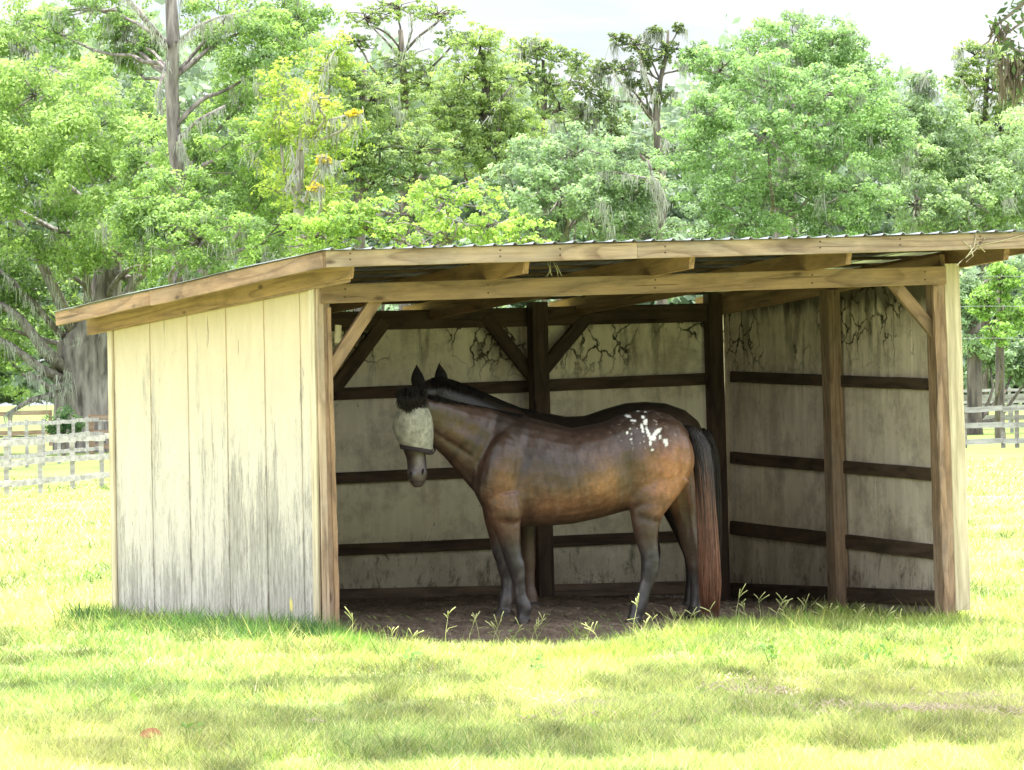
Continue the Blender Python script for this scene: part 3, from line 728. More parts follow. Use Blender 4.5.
FOOT = {}
def horse_front():
    b = Body(0.0)
    hp = b.P(570, 600); root = empty('horse', (0, 0, 0))
    tag(root, 'bay horse with white splashes on its hip wearing a cream fly mask, nearer the camera', 'horse')
    b.torso([(474, 452, 492, .10), (482, 436, 508, .16), (492, 422, 520, .20), (506, 414.5, 526, .235), (524, 416, 527, .265), (545, 421.5, 526, .295), (572, 428, 524, .315),
             (600, 423, 518, .31), (618, 416, 513, .295), (636, 410.5, 508, .28), (652, 410, 505, .275), (668, 414, 500, .255), (680, 421, 492, .22), (688, 431, 480, .165)])
    # neck
    b.limb([(505, 462, 44, .19), (490, 450, 41, .165), (474, 440, 36, .13), (458, 431.5, 29.5, .105), (443, 424, 24, .09, -.03), (430, 416, 19, .085, -.07), (421, 410, 14, .08, -.09)], 0)
    # withers and shoulder masses, haunch masses
    b.ball(498, 470, 22, 38, .12, -.14, 14); b.ball(498, 470, 22, 38, .12, .14, 14)
    b.ball(507, 508, 15, 24, .10, -.155, 0); b.ball(660, 458, 33, 40, .13, -.145, 10); b.ball(660, 458, 30, 40, .13, .145, 10)
    b.ball(680, 456, 14.5, 26, .09, -.11, -6); b.ball(680, 456, 13.5, 26, .09, .11, -6)
    b.ball(639, 490, 17, 22, .075, -.155, 20)
    # head, turned to the camera
    b.limb([(424, 398, 9, .07, -.02), (416, 403, 13.5, .10, -.02), (413, 413, 15.5, .125, 0), (412.5, 425, 17, .135, 0), (413, 436, 16, .13, 0), (414.5, 447, 12.2, .105, -.01),
            (416, 457, 9.8, .08, -.02), (416.8, 466, 9.6, .068, -.03), (417, 474, 10.2, .066, -.035), (417.2, 480, 8.8, .058, -.035), (417.5, 484, 6.5, .045, -.03)], -.14)
    b.ball(411.5, 474, 4.6, 6, .03, -.215); b.ball(422.3, 473, 4.4, 6, .03, -.215)
    for (nx_, ny_, w_) in ((410.6, 475, 1.5), (422.4, 472, 1.3)):
        bb = Body(0); bb.ball(nx_, ny_, w_, 3.6, .012, -.238, 14); link('nostril', mesh('nostril', bb.V, bb.F), M['hair_black'], root, smooth=True)
    # legs
    nf = -.145; nh = -.15
    b.limb([(502, 495, 21, .095), (504, 515, 17.5, .09), (508, 532, 12.5, .072), (510.5, 546, 10, .058), (513, 558, 8.3, .048), (516, 566, 8.2, .048), (517.5, 574, 7.0, .044), (519, 584, 5.4, .034), (520.5, 596, 5.4, .033),
            (523, 604, 7.0, .040), (524, 609, 7.2, .041), (523.5, 615, 5.8, .037), (523, 620, 7.0, .045)], nf)
    b.limb([(497, 500, 17, .09), (497.5, 520, 13.5, .08), (499, 536, 10.5, .062), (501, 550, 8.8, .052), (504, 561, 7.6, .046), (505.5, 568, 7.6, .046), (506.5, 578, 5.4, .034), (506.5, 590, 5.4, .033),
            (505.5, 597, 6.8, .04), (505, 602, 7.0, .041), (504, 608, 6, .037), (503.5, 612, 7, .045)], .30)
    b.limb([(660, 470, 32, .10), (652, 493, 24, .095), (646, 512, 17.5, .08), (645.5, 527, 13.6, .066), (646.5, 540, 11.2, .056), (649, 552, 9.6, .05), (650.5, 562, 9.8, .05), (649.5, 571, 8.4, .046), (647, 581, 6.4, .038), (643.5, 592, 6.0, .036),
            (640, 602, 7.2, .042), (637.5, 608, 7.6, .043), (635.5, 614, 6.2, .038), (634, 619, 7, .045)], nh)
    b.ball(655, 558, 4, 5, .03, nh)
    b.limb([(672, 470, 22, .09), (680, 492, 17, .085), (684, 510, 13.5, .075), (687, 527, 10.8, .062), (690.5, 543, 9.4, .052), (694.5, 556, 8.8, .05), (695.5, 565, 7.8, .046), (696, 577, 6.0, .037), (696.5, 588, 6.0, .036),
            (697, 597, 7, .042), (696.5, 603, 6.6, .04), (695.5, 609, 7, .045)], .22)
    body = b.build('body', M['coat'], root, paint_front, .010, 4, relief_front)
    hoof(b, 521.5, 629, nf, root); hoof(b, 502, 619, .30, root); hoof(b, 632, 628, nh, root); hoof(b, 694, 616, .22, root)
    # fly mask: a cloth tube over the eyes and cheeks
    rows = [(413.5, 408, 13.5, .135), (413.2, 414, 16.8, .146), (412.6, 422, 19.6, .158), (412.9, 431, 19.9, .158), (414.6, 440, 18.0, .148), (416.0, 448, 15.2, .132)]
    k = 42.2/F; R = []
    for i, (px, py, h, l) in enumerate(rows):
        R.append((b.P(px, py, -.145), Vector((h*k, 0, -.0045*i)), Vector((0, l, 0))))
    def tube(R, ns=40, wob=.003):
        V = []; Fc = []
        for i, (c, A, B) in enumerate(R):
            for s in range(ns):
                th = 2*math.pi*s/ns; w = 1+wob*math.sin(th*5+i*1.3)*8+random.uniform(-wob, wob)*2; V.append(c+A*math.cos(th)*w+B*math.sin(th)*w)
        for i in range(len(R)-1):
            for s in range(ns):
                a = i*ns+s; q = i*ns+(s+1) % ns; Fc.append((a, q, q+ns, a+ns))
        return V, Fc
    V, Fc = tube(R, 40, .0025); mk = link('fly_mask', mesh('fly_mask', V, Fc), M['mask'], root, smooth=True)
    s1 = mk.modifiers.new('s', 'SUBSURF'); s1.levels = 2; s1.render_levels = 2; s2 = mk.modifiers.new('t', 'SOLIDIFY'); s2.thickness = .005
    R = [(b.P(415.9, 446.8, -.145), Vector((15.8*k, 0, -.022)), Vector((0, .136, 0))), (b.P(416.2, 451.5, -.145), Vector((15.6*k, 0, -.022)), Vector((0, .134, 0)))]
    V, Fc = tube(R, 40, .0015); tr = link('mask_trim', mesh('mask_trim', V, Fc), M['mask_trim'], mk, smooth=True)
    s2 = tr.modifiers.new('t', 'SOLIDIFY'); s2.thickness = .01; s2.offset = 0
    # halter ring strap hanging behind the jaw
    ln = [b.P(429+6*math.sin(t), 452+4*math.cos(t)-2, -.05) for t in np.linspace(-.6, 2.8, 10)]
    strands('strap', [ln], .006, M['mask_trim'], mk, taper=False)
    # ears laid sideways inside the forelock
    for (bx_, by, tx, ty, w) in ((402, 402, 397.5, 389, 4.2), (422, 400, 424.5, 388, 4.2)):
        B0 = b.P(bx_, by, -.12); T = b.P(tx, ty, -.10); R = []
        for i in range(8):
            t = i/7; q = w*k*(.8+.9*t*(1-t)*1.6)*(1-t**3)+.001; c = B0.lerp(T, t); R.append((c, Vector((q, 0, 0)), Vector((0, q*.6, 0))))
        V, Fc = ring_loft(R, 12); link('ear', mesh('ear', V, Fc), M['hair_black'], root, smooth=True)
    # forelock, mane, tail
    L_ = []
    for i in range(420):
        x0 = random.uniform(399, 423); y0 = 390+random.uniform(-2.5, 4)+((x0-411)/12)**2*2.5; la = random.uniform(-.22, -.02)
        x1 = x0+random.uniform(-4, 4)+(x0-411)*.12; y1 = random.uniform(402, 409)+max(0, 8-abs(x1-409)*.8)*random.random()**.6
        L_.append([b.P(x0, y0+3, la), b.P((x0+x1)/2+random.uniform(-2, 2), y0-1+random.uniform(-1, 2), la-.05), b.P((x0+x1)/2, (y0+y1)/2, -.29+random.uniform(0, .03)), b.P(x1, y1, -.295+random.uniform(0, .02))])
    strands('forelock', L_, .0045, M['hair_black'], root)
    crest = [(425, 396, -.09), (440, 399, -.05), (455, 403.5, -.01), (470, 406.5, 0), (488, 410, 0), (505, 413.5, 0), (520, 416, 0)]
    L_ = []
    for i in range(900):
        t = random.uniform(0, len(crest)-1.001); j = int(t); f_ = t-j
        cx = crest[j][0]*(1-f_)+crest[j+1][0]*f_; cy = crest[j][1]*(1-f_)+crest[j+1][1]*f_; cl = crest[j][2]*(1-f_)+crest[j+1][2]*f_
        ln_ = random.uniform(6, 13)*(1-.4*t/6); d = random.choice((-1, 1, 1, 1))
        L_.append([b.P(cx, cy+1.5, cl), b.P(cx+2, cy-1.2+random.uniform(-.7, .5), cl+.01*d), b.P(cx+5+random.uniform(-1, 2), cy+ln_*.3, cl+.05*d), b.P(cx+8+random.uniform(-2, 3), cy+ln_*(.45 if d < 0 else 1), cl+.07*d)])
    strands('mane', L_, .004, M['hair_black'], root)
    tail(b, root, [(686, 425, 3, -.02), (694, 431, 7, -.03), (700, 445, 9.5, -.04), (703.5, 470, 10, -.05), (706, 505, 9.5, -.06), (708, 545, 11, -.06), (709.5, 580, 12, -.06), (710, 612, 9.5, -.06)], 1500, ((.022, .016, .015), (.22, .095, .058)))
    return root
def tail(b, root, rows, n, cols, fade=(.28, .92)):
    k = 42.2/F; L_ = []; R_ = []; K = []
    V = []
    core = [(b.P(r[0], r[1], r[3]), Vector((r[2]*k*.72, 0, 0)), Vector((0, r[2]*k*.62, 0))) for r in rows[:-1]]
    core.append((b.P(rows[-1][0], rows[-1][1]-8, rows[-1][3]), Vector((rows[-1][2]*k*.4, 0, 0)), Vector((0, rows[-1][2]*k*.4, 0))))
    cv, cf = ring_loft(core, 16)
    tl = mesh('tail', cv, cf); 
    a_ = tl.attributes.new('tint', 'FLOAT_COLOR', 'POINT'); c = np.ones((len(cv), 4), np.float32)
    z = np.array([v.z for v in cv]); z0, z1 = z.max(), z.min(); t = sstep((z0-z)/(z0-z1), *fade)
    c[:, :3] = np.array(cols[0])*(1-t[:, None])+np.array(cols[1])*.6*t[:, None]; a_.data.foreach_set('color', c.ravel())
    to = link('tail', tl, M['hair_tail'], root, smooth=True)
    for i in range(n):
        cth = random.randrange(14)*.449+random.gauss(0, .10); th = cth if i % 3 else random.uniform(0, 6.283); q = math.sqrt(random.random())*.25+.75; pts = []
        stop = random.uniform(.72, 1.04); ph = random.uniform(0, 6.28); st0 = random.uniform(0, .25)
        dth = random.uniform(-.5, .5)
        for j in range(12):
            u = (st0+(stop-st0)*j/11)*(len(rows)-1); jj = min(int(u), len(rows)-2); f_ = u-jj
            px = rows[jj][0]*(1-f_)+rows[jj+1][0]*f_; py = rows[jj][1]*(1-f_)+rows[jj+1][1]*f_; h = rows[jj][2]*(1-f_)+rows[jj+1][2]*f_; la = rows[jj][3]*(1-f_)+rows[jj+1][3]*f_
            a = th+dth*j/11; rr = h*q*.95+.5*math.sin(ph+j*.7)
            pts.append(b.P(px+rr*math.cos(a), py, la+rr*k*.85*math.sin(a)))
        L_.append(pts); K.append(random.uniform(.45, 1.35))
    def cf_(li, t):
        s = float(sstep(np.array(t+.12*(K[li]-1)), *fade)); return tuple((cols[0][i]*(1-s)+cols[1][i]*s)*K[li] for i in range(3))
    strands('tail_hair', L_, .0032, M['hair_tail'], to, colors=cf_)
def horse_rear():
    b = Body(1.05); root = empty('horse', (0, 0, 0)); k = 43.2/F
    tag(root, 'dark bay horse with upright ears standing behind the masked horse', 'horse')
    b.torso([(494, 440, 500, .12), (504, 425, 515, .19), (518, 413, 522, .22), (541, 411.5, 522, .26), (565, 416.5, 520, .29), (585, 415.5, 517, .30), (605, 408.5, 514, .29), (625, 403, 510, .28),
             (645, 401.5, 505, .27), (665, 403, 500, .26), (685, 410, 490, .23), (698, 421, 478, .18), (706, 438, 465, .12)])
    b.limb([(520, 450, 38, .17), (502, 436, 33, .14), (484, 424, 29, .11), (466, 412.5, 24, .09), (450, 403, 20, .085), (438, 395, 15.5, .08), (430, 389, 10, .07)], 0)
    b.limb([(436, 384, 8, .06, 0), (430, 389, 12.5, .085, 0), (425, 401, 13.5, .11, .03), (420, 414, 13, .11, .07), (417, 426, 11, .09, .12), (415, 438, 9, .07, .17), (414, 448, 8, .06, .20)], .0)
    b.limb([(524, 500, 15, .09), (526, 522, 11, .075), (527.5, 540, 8.2, .056), (528, 553, 6.8, .046), (528.5, 562, 6.4, .044), (529, 572, 5.2, .034), (529.5, 587, 5.0, .033), (530.5, 595, 6.4, .04), (531, 600, 6.0, .038), (531.5, 605, 6.5, .044)], -.1)
    b.limb([(512, 500, 16, .09), (511, 522, 12, .075), (510, 540, 9, .056), (509, 553, 7.4, .046), (509, 562, 7, .044), (508.5, 572, 5.6, .034), (508, 585, 5.4, .033), (508, 594, 6.6, .04), (508, 599, 6.2, .038), (508, 603, 6.5, .044)], .2)
    b.limb([(676, 460, 28, .11), (672, 485, 21, .09), (674, 505, 15, .08), (679, 522, 10.8, .064), (685, 538, 9, .052), (691, 551, 8.4, .05), (692.5, 560, 7.6, .046), (692, 572, 5.8, .037), (691.5, 585, 5.6, .035), (691, 594, 6.8, .042), (690.5, 600, 6.2, .04), (690, 605, 6.8, .044)], -.12)
    b.limb([(668, 460, 28, .11), (658, 485, 21, .09), (651, 505, 15, .08), (649, 522, 11, .064), (650, 538, 9, .052), (652, 551, 8.4, .05), (652, 560, 7.6, .046), (649, 572, 5.8, .037), (645, 585, 5.6, .035), (642, 594, 6.8, .042), (641, 600, 6.2, .04), (640, 604, 6.8, .044)], .12)
    b.build('body', M['coat'], root, paint_rear, .013, 5)
    hoof(b, 532, 611, -.1, root); hoof(b, 507, 609, .2, root); hoof(b, 689, 611, -.12, root); hoof(b, 639, 610, .12, root)
    for (bx_, by, tx, ty, w, la) in ((420, 391, 416.5, 364.5, 7.4, -.03), (441, 387, 438.8, 363, 7.0, .07)):
        B0 = b.P(bx_, by, la); T = b.P(tx, ty, la); R = []
        for i in range(10):
            t = i/9; q = w*k*(.62+1.5*t*(1-t)*1.1)*(1-t**2.6)+.0012; c = B0.lerp(T, t)+Vector((.006*math.sin(t*3.1)*(-1 if tx < 430 else 1), 0, 0)); R.append((c, Vector((q, 0, 0)), Vector((0, q*.55, 0))))
        V, Fc = ring_loft(R, 14); link('ear', mesh('ear', V, Fc), M['hair_black'], root, smooth=True)
    crest = [(430, 379, 0), (440, 377.5, 0), (452, 381, 0), (466, 386, 0), (482, 393, 0), (500, 401, 0), (520, 409, 0), (536, 412, 0)]
    L_ = []
    for i in range(1100):
        t = random.uniform(0, len(crest)-1.001); j = int(t); f_ = t-j
        cx = crest[j][0]*(1-f_)+crest[j+1][0]*f_; cy = crest[j][1]*(1-f_)+crest[j+1][1]*f_
        d = random.choice((-1, -1, 1)); ln_ = random.uniform(7, 20)*(1-.06*t)
        L_.append([b.P(cx, cy+2, 0), b.P(cx+1, cy-.8, -.01*-d), b.P(cx+1.5, cy+ln_*.35, .05*d), b.P(cx+2+random.uniform(-1, 1), cy+ln_, .085*d)])
    strands('mane', L_, .004, M['hair_black'], root)
    tail(b, root, [(702, 428, 3, 0), (707, 437, 6, 0), (711, 455, 8, .02), (712, 490, 9, .03), (712, 540, 10, .03), (712, 580, 8, .03), (712, 600, 6, .03)], 300, ((.018, .013, .012), (.04, .025, .018)))
    return root
hf = horse_front(); hr = horse_rear()

# ---------------------------------------------------------------- vegetation
def leaves(name, P, Nrm, size, colr, mat, parent=None, aspect=.55, droop=None):
    n = len(P); size = np.broadcast_to(size, (n,))
    t = rng.normal(size=(n, 3))
    if droop is not None: t = t*.5+np.array(droop)
    Nrm = Nrm/np.linalg.norm(Nrm, axis=1)[:, None]
    t = t-(t*Nrm).sum(1)[:, None]*Nrm; t /= np.linalg.norm(t, axis=1)[:, None]
    s = np.cross(Nrm, t); h = size[:, None]
    V = np.stack([P-t*h*.5, P+s*h*aspect*.5, P+t*h*.5, P-s*h*aspect*.5], 1).reshape(-1, 3)
    return link(name, fast_mesh(name, V, 4, colr), mat, parent)
def tube_mesh(paths, nside=8):
    """paths: list of [(point, radius)...]"""
    V = []; Fc = []
    for path in paths:
        pts = [Vector(p) for p, r in path]; n = len(pts); k = len(V)
        for i in range(n):
            t = (pts[min(i+1, n-1)]-pts[max(i-1, 0)]).normalized()
            a = t.cross(Vector((.3, 1, .1))).normalized(); b = t.cross(a)
            r = path[i][1]
            for s in range(nside):
                th = 2*math.pi*s/nside; w = r*(1+.14*math.sin(th*3+i*.8)+random.uniform(-.06, .06)); V.append(pts[i]+a*(w*math.cos(th))+b*(w*math.sin(th)))
        for i in range(n-1):
            for s in range(nside):
                a = k+i*nside+s; b = k+i*nside+(s+1) % nside; Fc.append((a, b, b+nside, a+nside))
        Fc.append(tuple(k+s for s in reversed(range(nside)))); Fc.append(tuple(k+(n-1)*nside+s for s in range(nside)))
    return V, Fc
def wiggle(A, B, r0, r1, n=8, amp=.06):
    A = np.array(A, float); B = np.array(B, float); ln = np.linalg.norm(B-A); out = []
    o1 = rng.normal(size=3)*amp*ln; o2 = rng.normal(size=3)*amp*.5*ln
    for i in range(n+1):
        t = i/n; out.append((A*(1-t)+B*t+o1*math.sin(math.pi*t)+o2*math.sin(2*math.pi*t)+rng.normal()*.008*ln*(0 < i < n), r0*(1-t)+r1*t))
    return out

def tree(name, label, Y, trunk, lobes, c0, c1, leaf=4.2, dens=1.0, wood='bark', group=None, moss=0.0, sub=.33, flat=1.0, extra=None, base=None, limbs=True, fill=.45, cat='tree', hol=0.0, aspect=.55):
    """trunk: [(px,py,half_px)...] from the base up; lobes: [(px,py,rx,ry[,dy])] all at depth Y"""
    k = Y/F
    bx_, by_ = trunk[0][0], trunk[0][1]
    root = empty(name, (0, 0, 0)); tag(root, label, cat, group)
    tr = [(at(p[0], p[1], Y), p[2]*k) for p in trunk]
    g0 = tr[0][0].copy(); g0[2] = 0.0
    paths = [[(g0-np.array([0, 0, .3]), tr[0][1]*1.25)]+tr]
    top = tr[-1][0]
    allP = []; allN = []; allC = []; allS = []; mossP = []
    c0 = np.array(c0); c1 = np.array(c1)
    for lb in lobes:
        px, py, rx, ry = lb[:4]; rx, ry = rx*1.05, ry*1.08; dy = lb[4] if len(lb) > 4 else rng.uniform(-1, 1)*rx*k*.4
        tint = lb[5] if len(lb) > 5 else rng.uniform(0, 1)
        c = at(px, py, Y+dy); R = np.array([rx*k, max(rx, ry)*k*.9, ry*k])*1.12
        if limbs:
            # leave the trunk somewhere at or below the lobe
            zt = np.array([q[0][2] for q in tr]); j = int(np.clip(np.searchsorted(zt, c[2]-rx*k*.8)-1, 0, len(tr)-1)); s0 = tr[j][0]
            L0 = np.linalg.norm(c-s0)
            paths.append(wiggle(s0, c+np.array([0, 0, -.1*R[2]]), min(tr[j][1]*.4, .014*L0+.03), .03, 8, .07))
        sub_ = sub*.74; ns = max(8, int(3.3/sub_**2))
        d = rng.normal(size=(ns, 3)); d /= np.linalg.norm(d, axis=1)[:, None]
        d[:, 1] = np.where(rng.random(ns) < .7, -np.abs(d[:, 1]), d[:, 1])
        rad = rng.uniform(.40, 1.12, ns)[:, None]
        sc_ = c+d*rad*R
        sr = rng.uniform(.55, 1.6, ns)*sub_*min(rx, ry)*k
        keep = rng.random(ns) > hol
        for q in range(ns):
            if not keep[q]: continue
            if limbs and rng.random() < .28: paths.append(wiggle(c, sc_[q]+(sc_[q]-c)*.15, .028, .010, 4, .12))
            area = math.pi*(sr[q]/k)**2
            nl = int(area/(leaf*leaf*aspect*.5)*1.25*dens)+4
            u = rng.normal(size=(nl, 3)); u /= np.linalg.norm(u, axis=1)[:, None]
            u[:, 2] = np.where(rng.random(nl) < .35, np.abs(u[:, 2]), u[:, 2])
            rr = rng.uniform(.35, 1.12, nl)**.6
            P = sc_[q]+u*rr[:, None]*sr[q]*np.array([1.15, 1.15, .8*flat])
            Nn = u*.8+rng.normal(size=(nl, 3))*.65+np.array([0, -.1, .55])
            tj = rng.normal()*.26
            cl_ = lb[6] if len(lb) > 6 else None
            t = np.clip(tint*.65+tj+.22*u[:, 2]+.15*rng.normal(size=nl)+.18, 0, 1)
            cc = c0[None]*(1-t[:, None])+c1[None]*t[:, None]
            if cl_: cc = np.array(cl_)[None]*(.6+.4*t[:, None])
            cc = cc*rng.uniform(.7, 1.25, nl)[:, None]
            allP.append(P); allN.append(Nn); allC.append(cc); allS.append(rng.uniform(.7, 1.35, nl)*leaf*k)
            if moss and rng.random() < moss*.18:
                for _ in range(int(rng.integers(4, 12))): mossP.append((sc_[q]+rng.normal(size=3)*sr[q]*.6, rng.uniform(5, 26)*k))
    if extra: paths += [[(at(p[0], p[1], Y+(p[3] if len(p) > 3 else (0 if i_ == 0 else -1.5))), p[2]*k*.62) for i_, p in enumerate(e)] for e in extra]
    V, Fc = tube_mesh(paths, 10)
    link('trunk', mesh('trunk', V, Fc), M[wood], root, smooth=True)
    leaves('crown', np.concatenate(allP), np.concatenate(allN), np.concatenate(allS), np.concatenate(allC), M['leaf'], root, aspect)
    if extra and moss:
        for e in extra:
            for a_, b_ in zip(e[:-1], e[1:]):
                for _ in range(int(14*moss+3)):
                    t = rng.random(); mossP.append((at(a_[0]*(1-t)+b_[0]*t, a_[1]*(1-t)+b_[1]*t, Y-2), rng.uniform(5, 22)*k))
    if mossP: moss_obj('hanging_moss', mossP, root, k)
    return root
def moss_obj(name, items, parent, k):
    V = []; C = []
    for (p, ln) in items:
        for _ in range(6):
            o = rng.normal(size=3)*np.array([1.6, 1.6, .8])*k*1.3; w = rng.uniform(.22, .7)*k; a = rng.uniform(0, 3.14); dx = np.array([math.cos(a), math.sin(a), 0])*w
            l = ln*rng.uniform(.2, 1.1); q = p+o; e = np.array([rng.normal()*.2*l, rng.normal()*.2*l, -l])
            V += [q-dx, q+dx, q+e*.6+dx*.8, q+e]; b = rng.uniform(.7, 1.15); C.append(np.array([.40, .41, .38])*b)
    link(name, fast_mesh(name, np.array(V), 4, np.array(C)), M['moss'], parent)['kind'] = 'stuff'

YG0, YG1 = (.12, .20, .07), (.32, .43, .15)        # yellow green
MG0, MG1 = (.13, .20, .10), (.31, .43, .16)       # mid green
BG0, BG1 = (.15, .21, .14), (.31, .42, .23)         # bluish green, paled to put haze in the colour
PG0, PG1 = (.13, .19, .09), (.36, .45, .16)         # pine

# left live oak with thick trunk
tree('live_oak', 'massive live oak with broad grey trunk and drooping mossy limbs left of the shelter', 190,
     [(86, 478, 33), (84, 450, 29), (82, 410, 27), (82, 380, 27), (84, 350, 30), (92, 330, 24), (104, 305, 17), (110, 270, 13), (112, 220, 10)],
     [(35, 95, 60, 38, -3, .8), (95, 130, 60, 45, -5, .95), (20, 165, 55, 48, -4, .9), (120, 185, 62, 48, -6, .85), (60, 235, 55, 40, -2, .5), (175, 245, 55, 38, -4, .55), (30, 290, 45, 30, 0, .2), (120, 285, 55, 32, 2, .1),
      (195, 195, 45, 45, -3, .7), (235, 225, 48, 42, 0, .6), (10, 50, 60, 42, 0, .5), (150, 120, 35, 30, 1, .3), (5, 350, 30, 40, 3, .0), (60, 330, 40, 22, 4, .1), (-60, 150, 70, 90, 0, .5), (-60, 290, 60, 60, 0, .3), (100, 330, 22, 30, 3, .5)],
     YG0, YG1, 4.4, 1.0, 'bark', None, .55, .36,
     extra=[[(70, 375, 13), (45, 350, 10), (20, 318, 7), (-5, 300, 5)], [(74, 385, 10), (40, 368, 8), (10, 345, 5), (-10, 335, 4)], [(80, 345, 12), (55, 290, 9), (30, 240, 7), (5, 205, 5)], [(96, 335, 12), (130, 290, 8), (150, 250, 6), (165, 225, 4)],
            [(60, 100, 3), (35, 60, 5), (10, 40, 6)], [(90, 325, 8), (85, 260, 6), (70, 200, 5), (50, 160, 3)], [(70, 390, 6), (30, 400, 4), (5, 415, 3)], [(72, 380, 5), (50, 388, 4), (28, 372, 3)],
            [(20, 25, 3), (45, 65, 4), (75, 85, 4), (95, 100, 3)], [(75, 350, 6), (30, 300, 5), (0, 270, 4)]])
# tall tree with bare vine wrapped trunk
tree('tall_hardwood', 'tall tree with pale vine-wrapped bare trunk rising above the left side of the roof', 175,
     [(185, 470, 10), (182, 300, 8), (178, 180, 6.5), (173, 130, 7), (171, 80, 7), (173, 40, 6.5), (171, 0, 5.5), (171, -40, 5)],
     [(225, 15, 45, 26, 1, .6), (265, 55, 45, 34, 0, .7), (245, 100, 40, 30, 2, .7), (95, 8, 45, 24, 2, .35), (130, 60, 24, 18, 3, .3), (205, 165, 42, 40, 2, .6), (265, 165, 42, 48, 0, .65), (145, 45, 16, 14, 2, .4), (175, 205, 40, 34, -3, .6), (200, 240, 50, 34, -4, .5), (150, 225, 40, 30, -3, .4), (255, 140, 40, 30, -2, .6), (120, 30, 26, 20, 3, .3), (215, 45, 20, 12, 1, .5), (300, 20, 30, 30, 2, .6), (60, 35, 35, 25, 4, .35), (230, 215, 45, 30, 2, .5), (140, 165, 22, 28, 4, .4), (290, 225, 45, 28, 0, .7)],
     MG0, (.30, .43, .13), 4.0, .95, 'bark', None, .6, .30, hol=.05,
     extra=[[(168, 48, 6), (150, 25, 5), (130, 2, 4), (118, -10, 3)], [(176, 44, 4), (195, 28, 3), (215, 18, 2), (235, 14, 1.5)], [(180, 138, 3), (198, 120, 2.6), (225, 106, 2)], [(177, 135, 3), (185, 155, 2.2), (194, 170, 1.6)], [(168, 60, 3), (158, 90, 2.5), (162, 115, 2)]])
# yellow tipped tree
tree('yellow_tipped_tree', 'loose pale tree with bright yellow leaf tips and bare twigs over the shelter', 165,
     [(305, 460, 8), (300, 260, 6), (298, 200, 5), (300, 150, 4), (308, 90, 3)],
     [(312, 118, 30, 26, -1, 1.0), (330, 70, 26, 30, 1, .5), (285, 95, 25, 30, 0, .7), (300, 180, 34, 30, 1, .8), (275, 130, 34, 30, 1, .4), (335, 135, 30, 26, 1, .4), (320, 200, 40, 26, 0, .5), (354, 114, 7, 3.5, -3, 1.0, (.62, .52, .06)), (322, 160, 7, 4, -5, 1.0, (.6, .5, .07)), (316, 188, 7, 4, -5, 1.0, (.58, .48, .08)), (318, 104, 17, 10, -4, 1.0, (.42, .46, .09))],
     (.12, .21, .05), (.40, .48, .10), 4.0, .6, 'bark_pale', None, .2, .30, hol=.25,
     extra=[[(305, 150, 2.5), (330, 120, 2), (356, 113, 1.2)], [(300, 170, 2.5), (285, 190, 2), (296, 165, 1.4), (290, 145, 1)], [(300, 200, 2.5), (325, 168, 1.6), (345, 160, 1)], [(312, 100, 2), (325, 70, 1.6), (335, 50, 1.2)]])
# pines
def pine(label, Y, trunk, lobes, tint=(PG0, PG1), **k):
    tree('pine_tree', label, Y, trunk, lobes, *tint, k.pop('leaf', 4.0), k.pop('dens', .95), 'bark_dark', 'pines behind the shelter', .05, k.pop('sub', .27), flat=.75, hol=k.pop('hol', .06), aspect=.4, **k)
pine('tall pine with flat spreading umbrella top reaching the upper edge of the picture', 250, [(405, 440, 7), (405, 200, 5), (404, 90, 4), (402, 55, 3), (400, 30, 2.5)],
     [(365, 18, 26, 9, 0, .6), (400, 8, 34, 10, 0, .7), (440, 14, 26, 9, 0, .7), (355, 42, 18, 8), (455, 40, 18, 10), (400, 62, 30, 12, 0, .6), (375, 85, 32, 16, 0, .7), (430, 85, 32, 18, 0, .8), (400, 125, 42, 24, 0, .5)],
     extra=[[(402, 60, 2), (385, 40, 1.6), (370, 25, 1.2)], [(402, 55, 2), (420, 35, 1.6), (440, 20, 1.2)], [(403, 60, 1.8), (412, 30, 1.4), (410, 12, 1)]], hol=.15)
pine('broad pine with yellow green needles right of the umbrella topped pine', 240, [(487, 440, 7), (487, 200, 5), (486, 100, 4), (482, 50, 2.5)],
     [(480, 45, 24, 18, 0, .9), (465, 75, 28, 18, 0, .9), (500, 80, 28, 22, 0, .7), (480, 115, 40, 24, 0, .8), (515, 125, 30, 26, 0, .5), (450, 110, 25, 22, 0, .6), (495, 155, 42, 24, 0, .5), (455, 150, 32, 24, 0, .5)], hol=.1,
     extra=[[(487, 120, 2.5), (500, 100, 2), (512, 85, 1.5)]])
pine('dark pine with hanging moss between the yellow tipped tree and umbrella pine', 230, [(360, 440, 6), (360, 200, 5), (362, 110, 4), (364, 70, 2.5)],
     [(345, 75, 24, 20, 0, .5), (370, 100, 26, 24, 0, .5), (345, 130, 34, 26, 0, .3), (380, 150, 34, 24, 0, .4), (420, 150, 34, 22, 0, .3), (350, 170, 36, 22, 0, .3), (410, 180, 40, 20, 0, .2)], tint=(MG0, PG1))
pine('thin pine with small sparse rounded top left of the sparse dark tree', 270, [(545, 440, 4), (544, 120, 2.5), (543, 60, 1.6)],
     [(538, 48, 15, 12, 0, .4), (552, 58, 16, 12, 0, .4), (530, 75, 14, 12, 0, .4), (548, 85, 18, 12, 0, .4), (578, 62, 12, 12, 0, .4), (520, 52, 10, 12, 0, .5), (560, 110, 28, 16, 0, .4)], hol=.35)
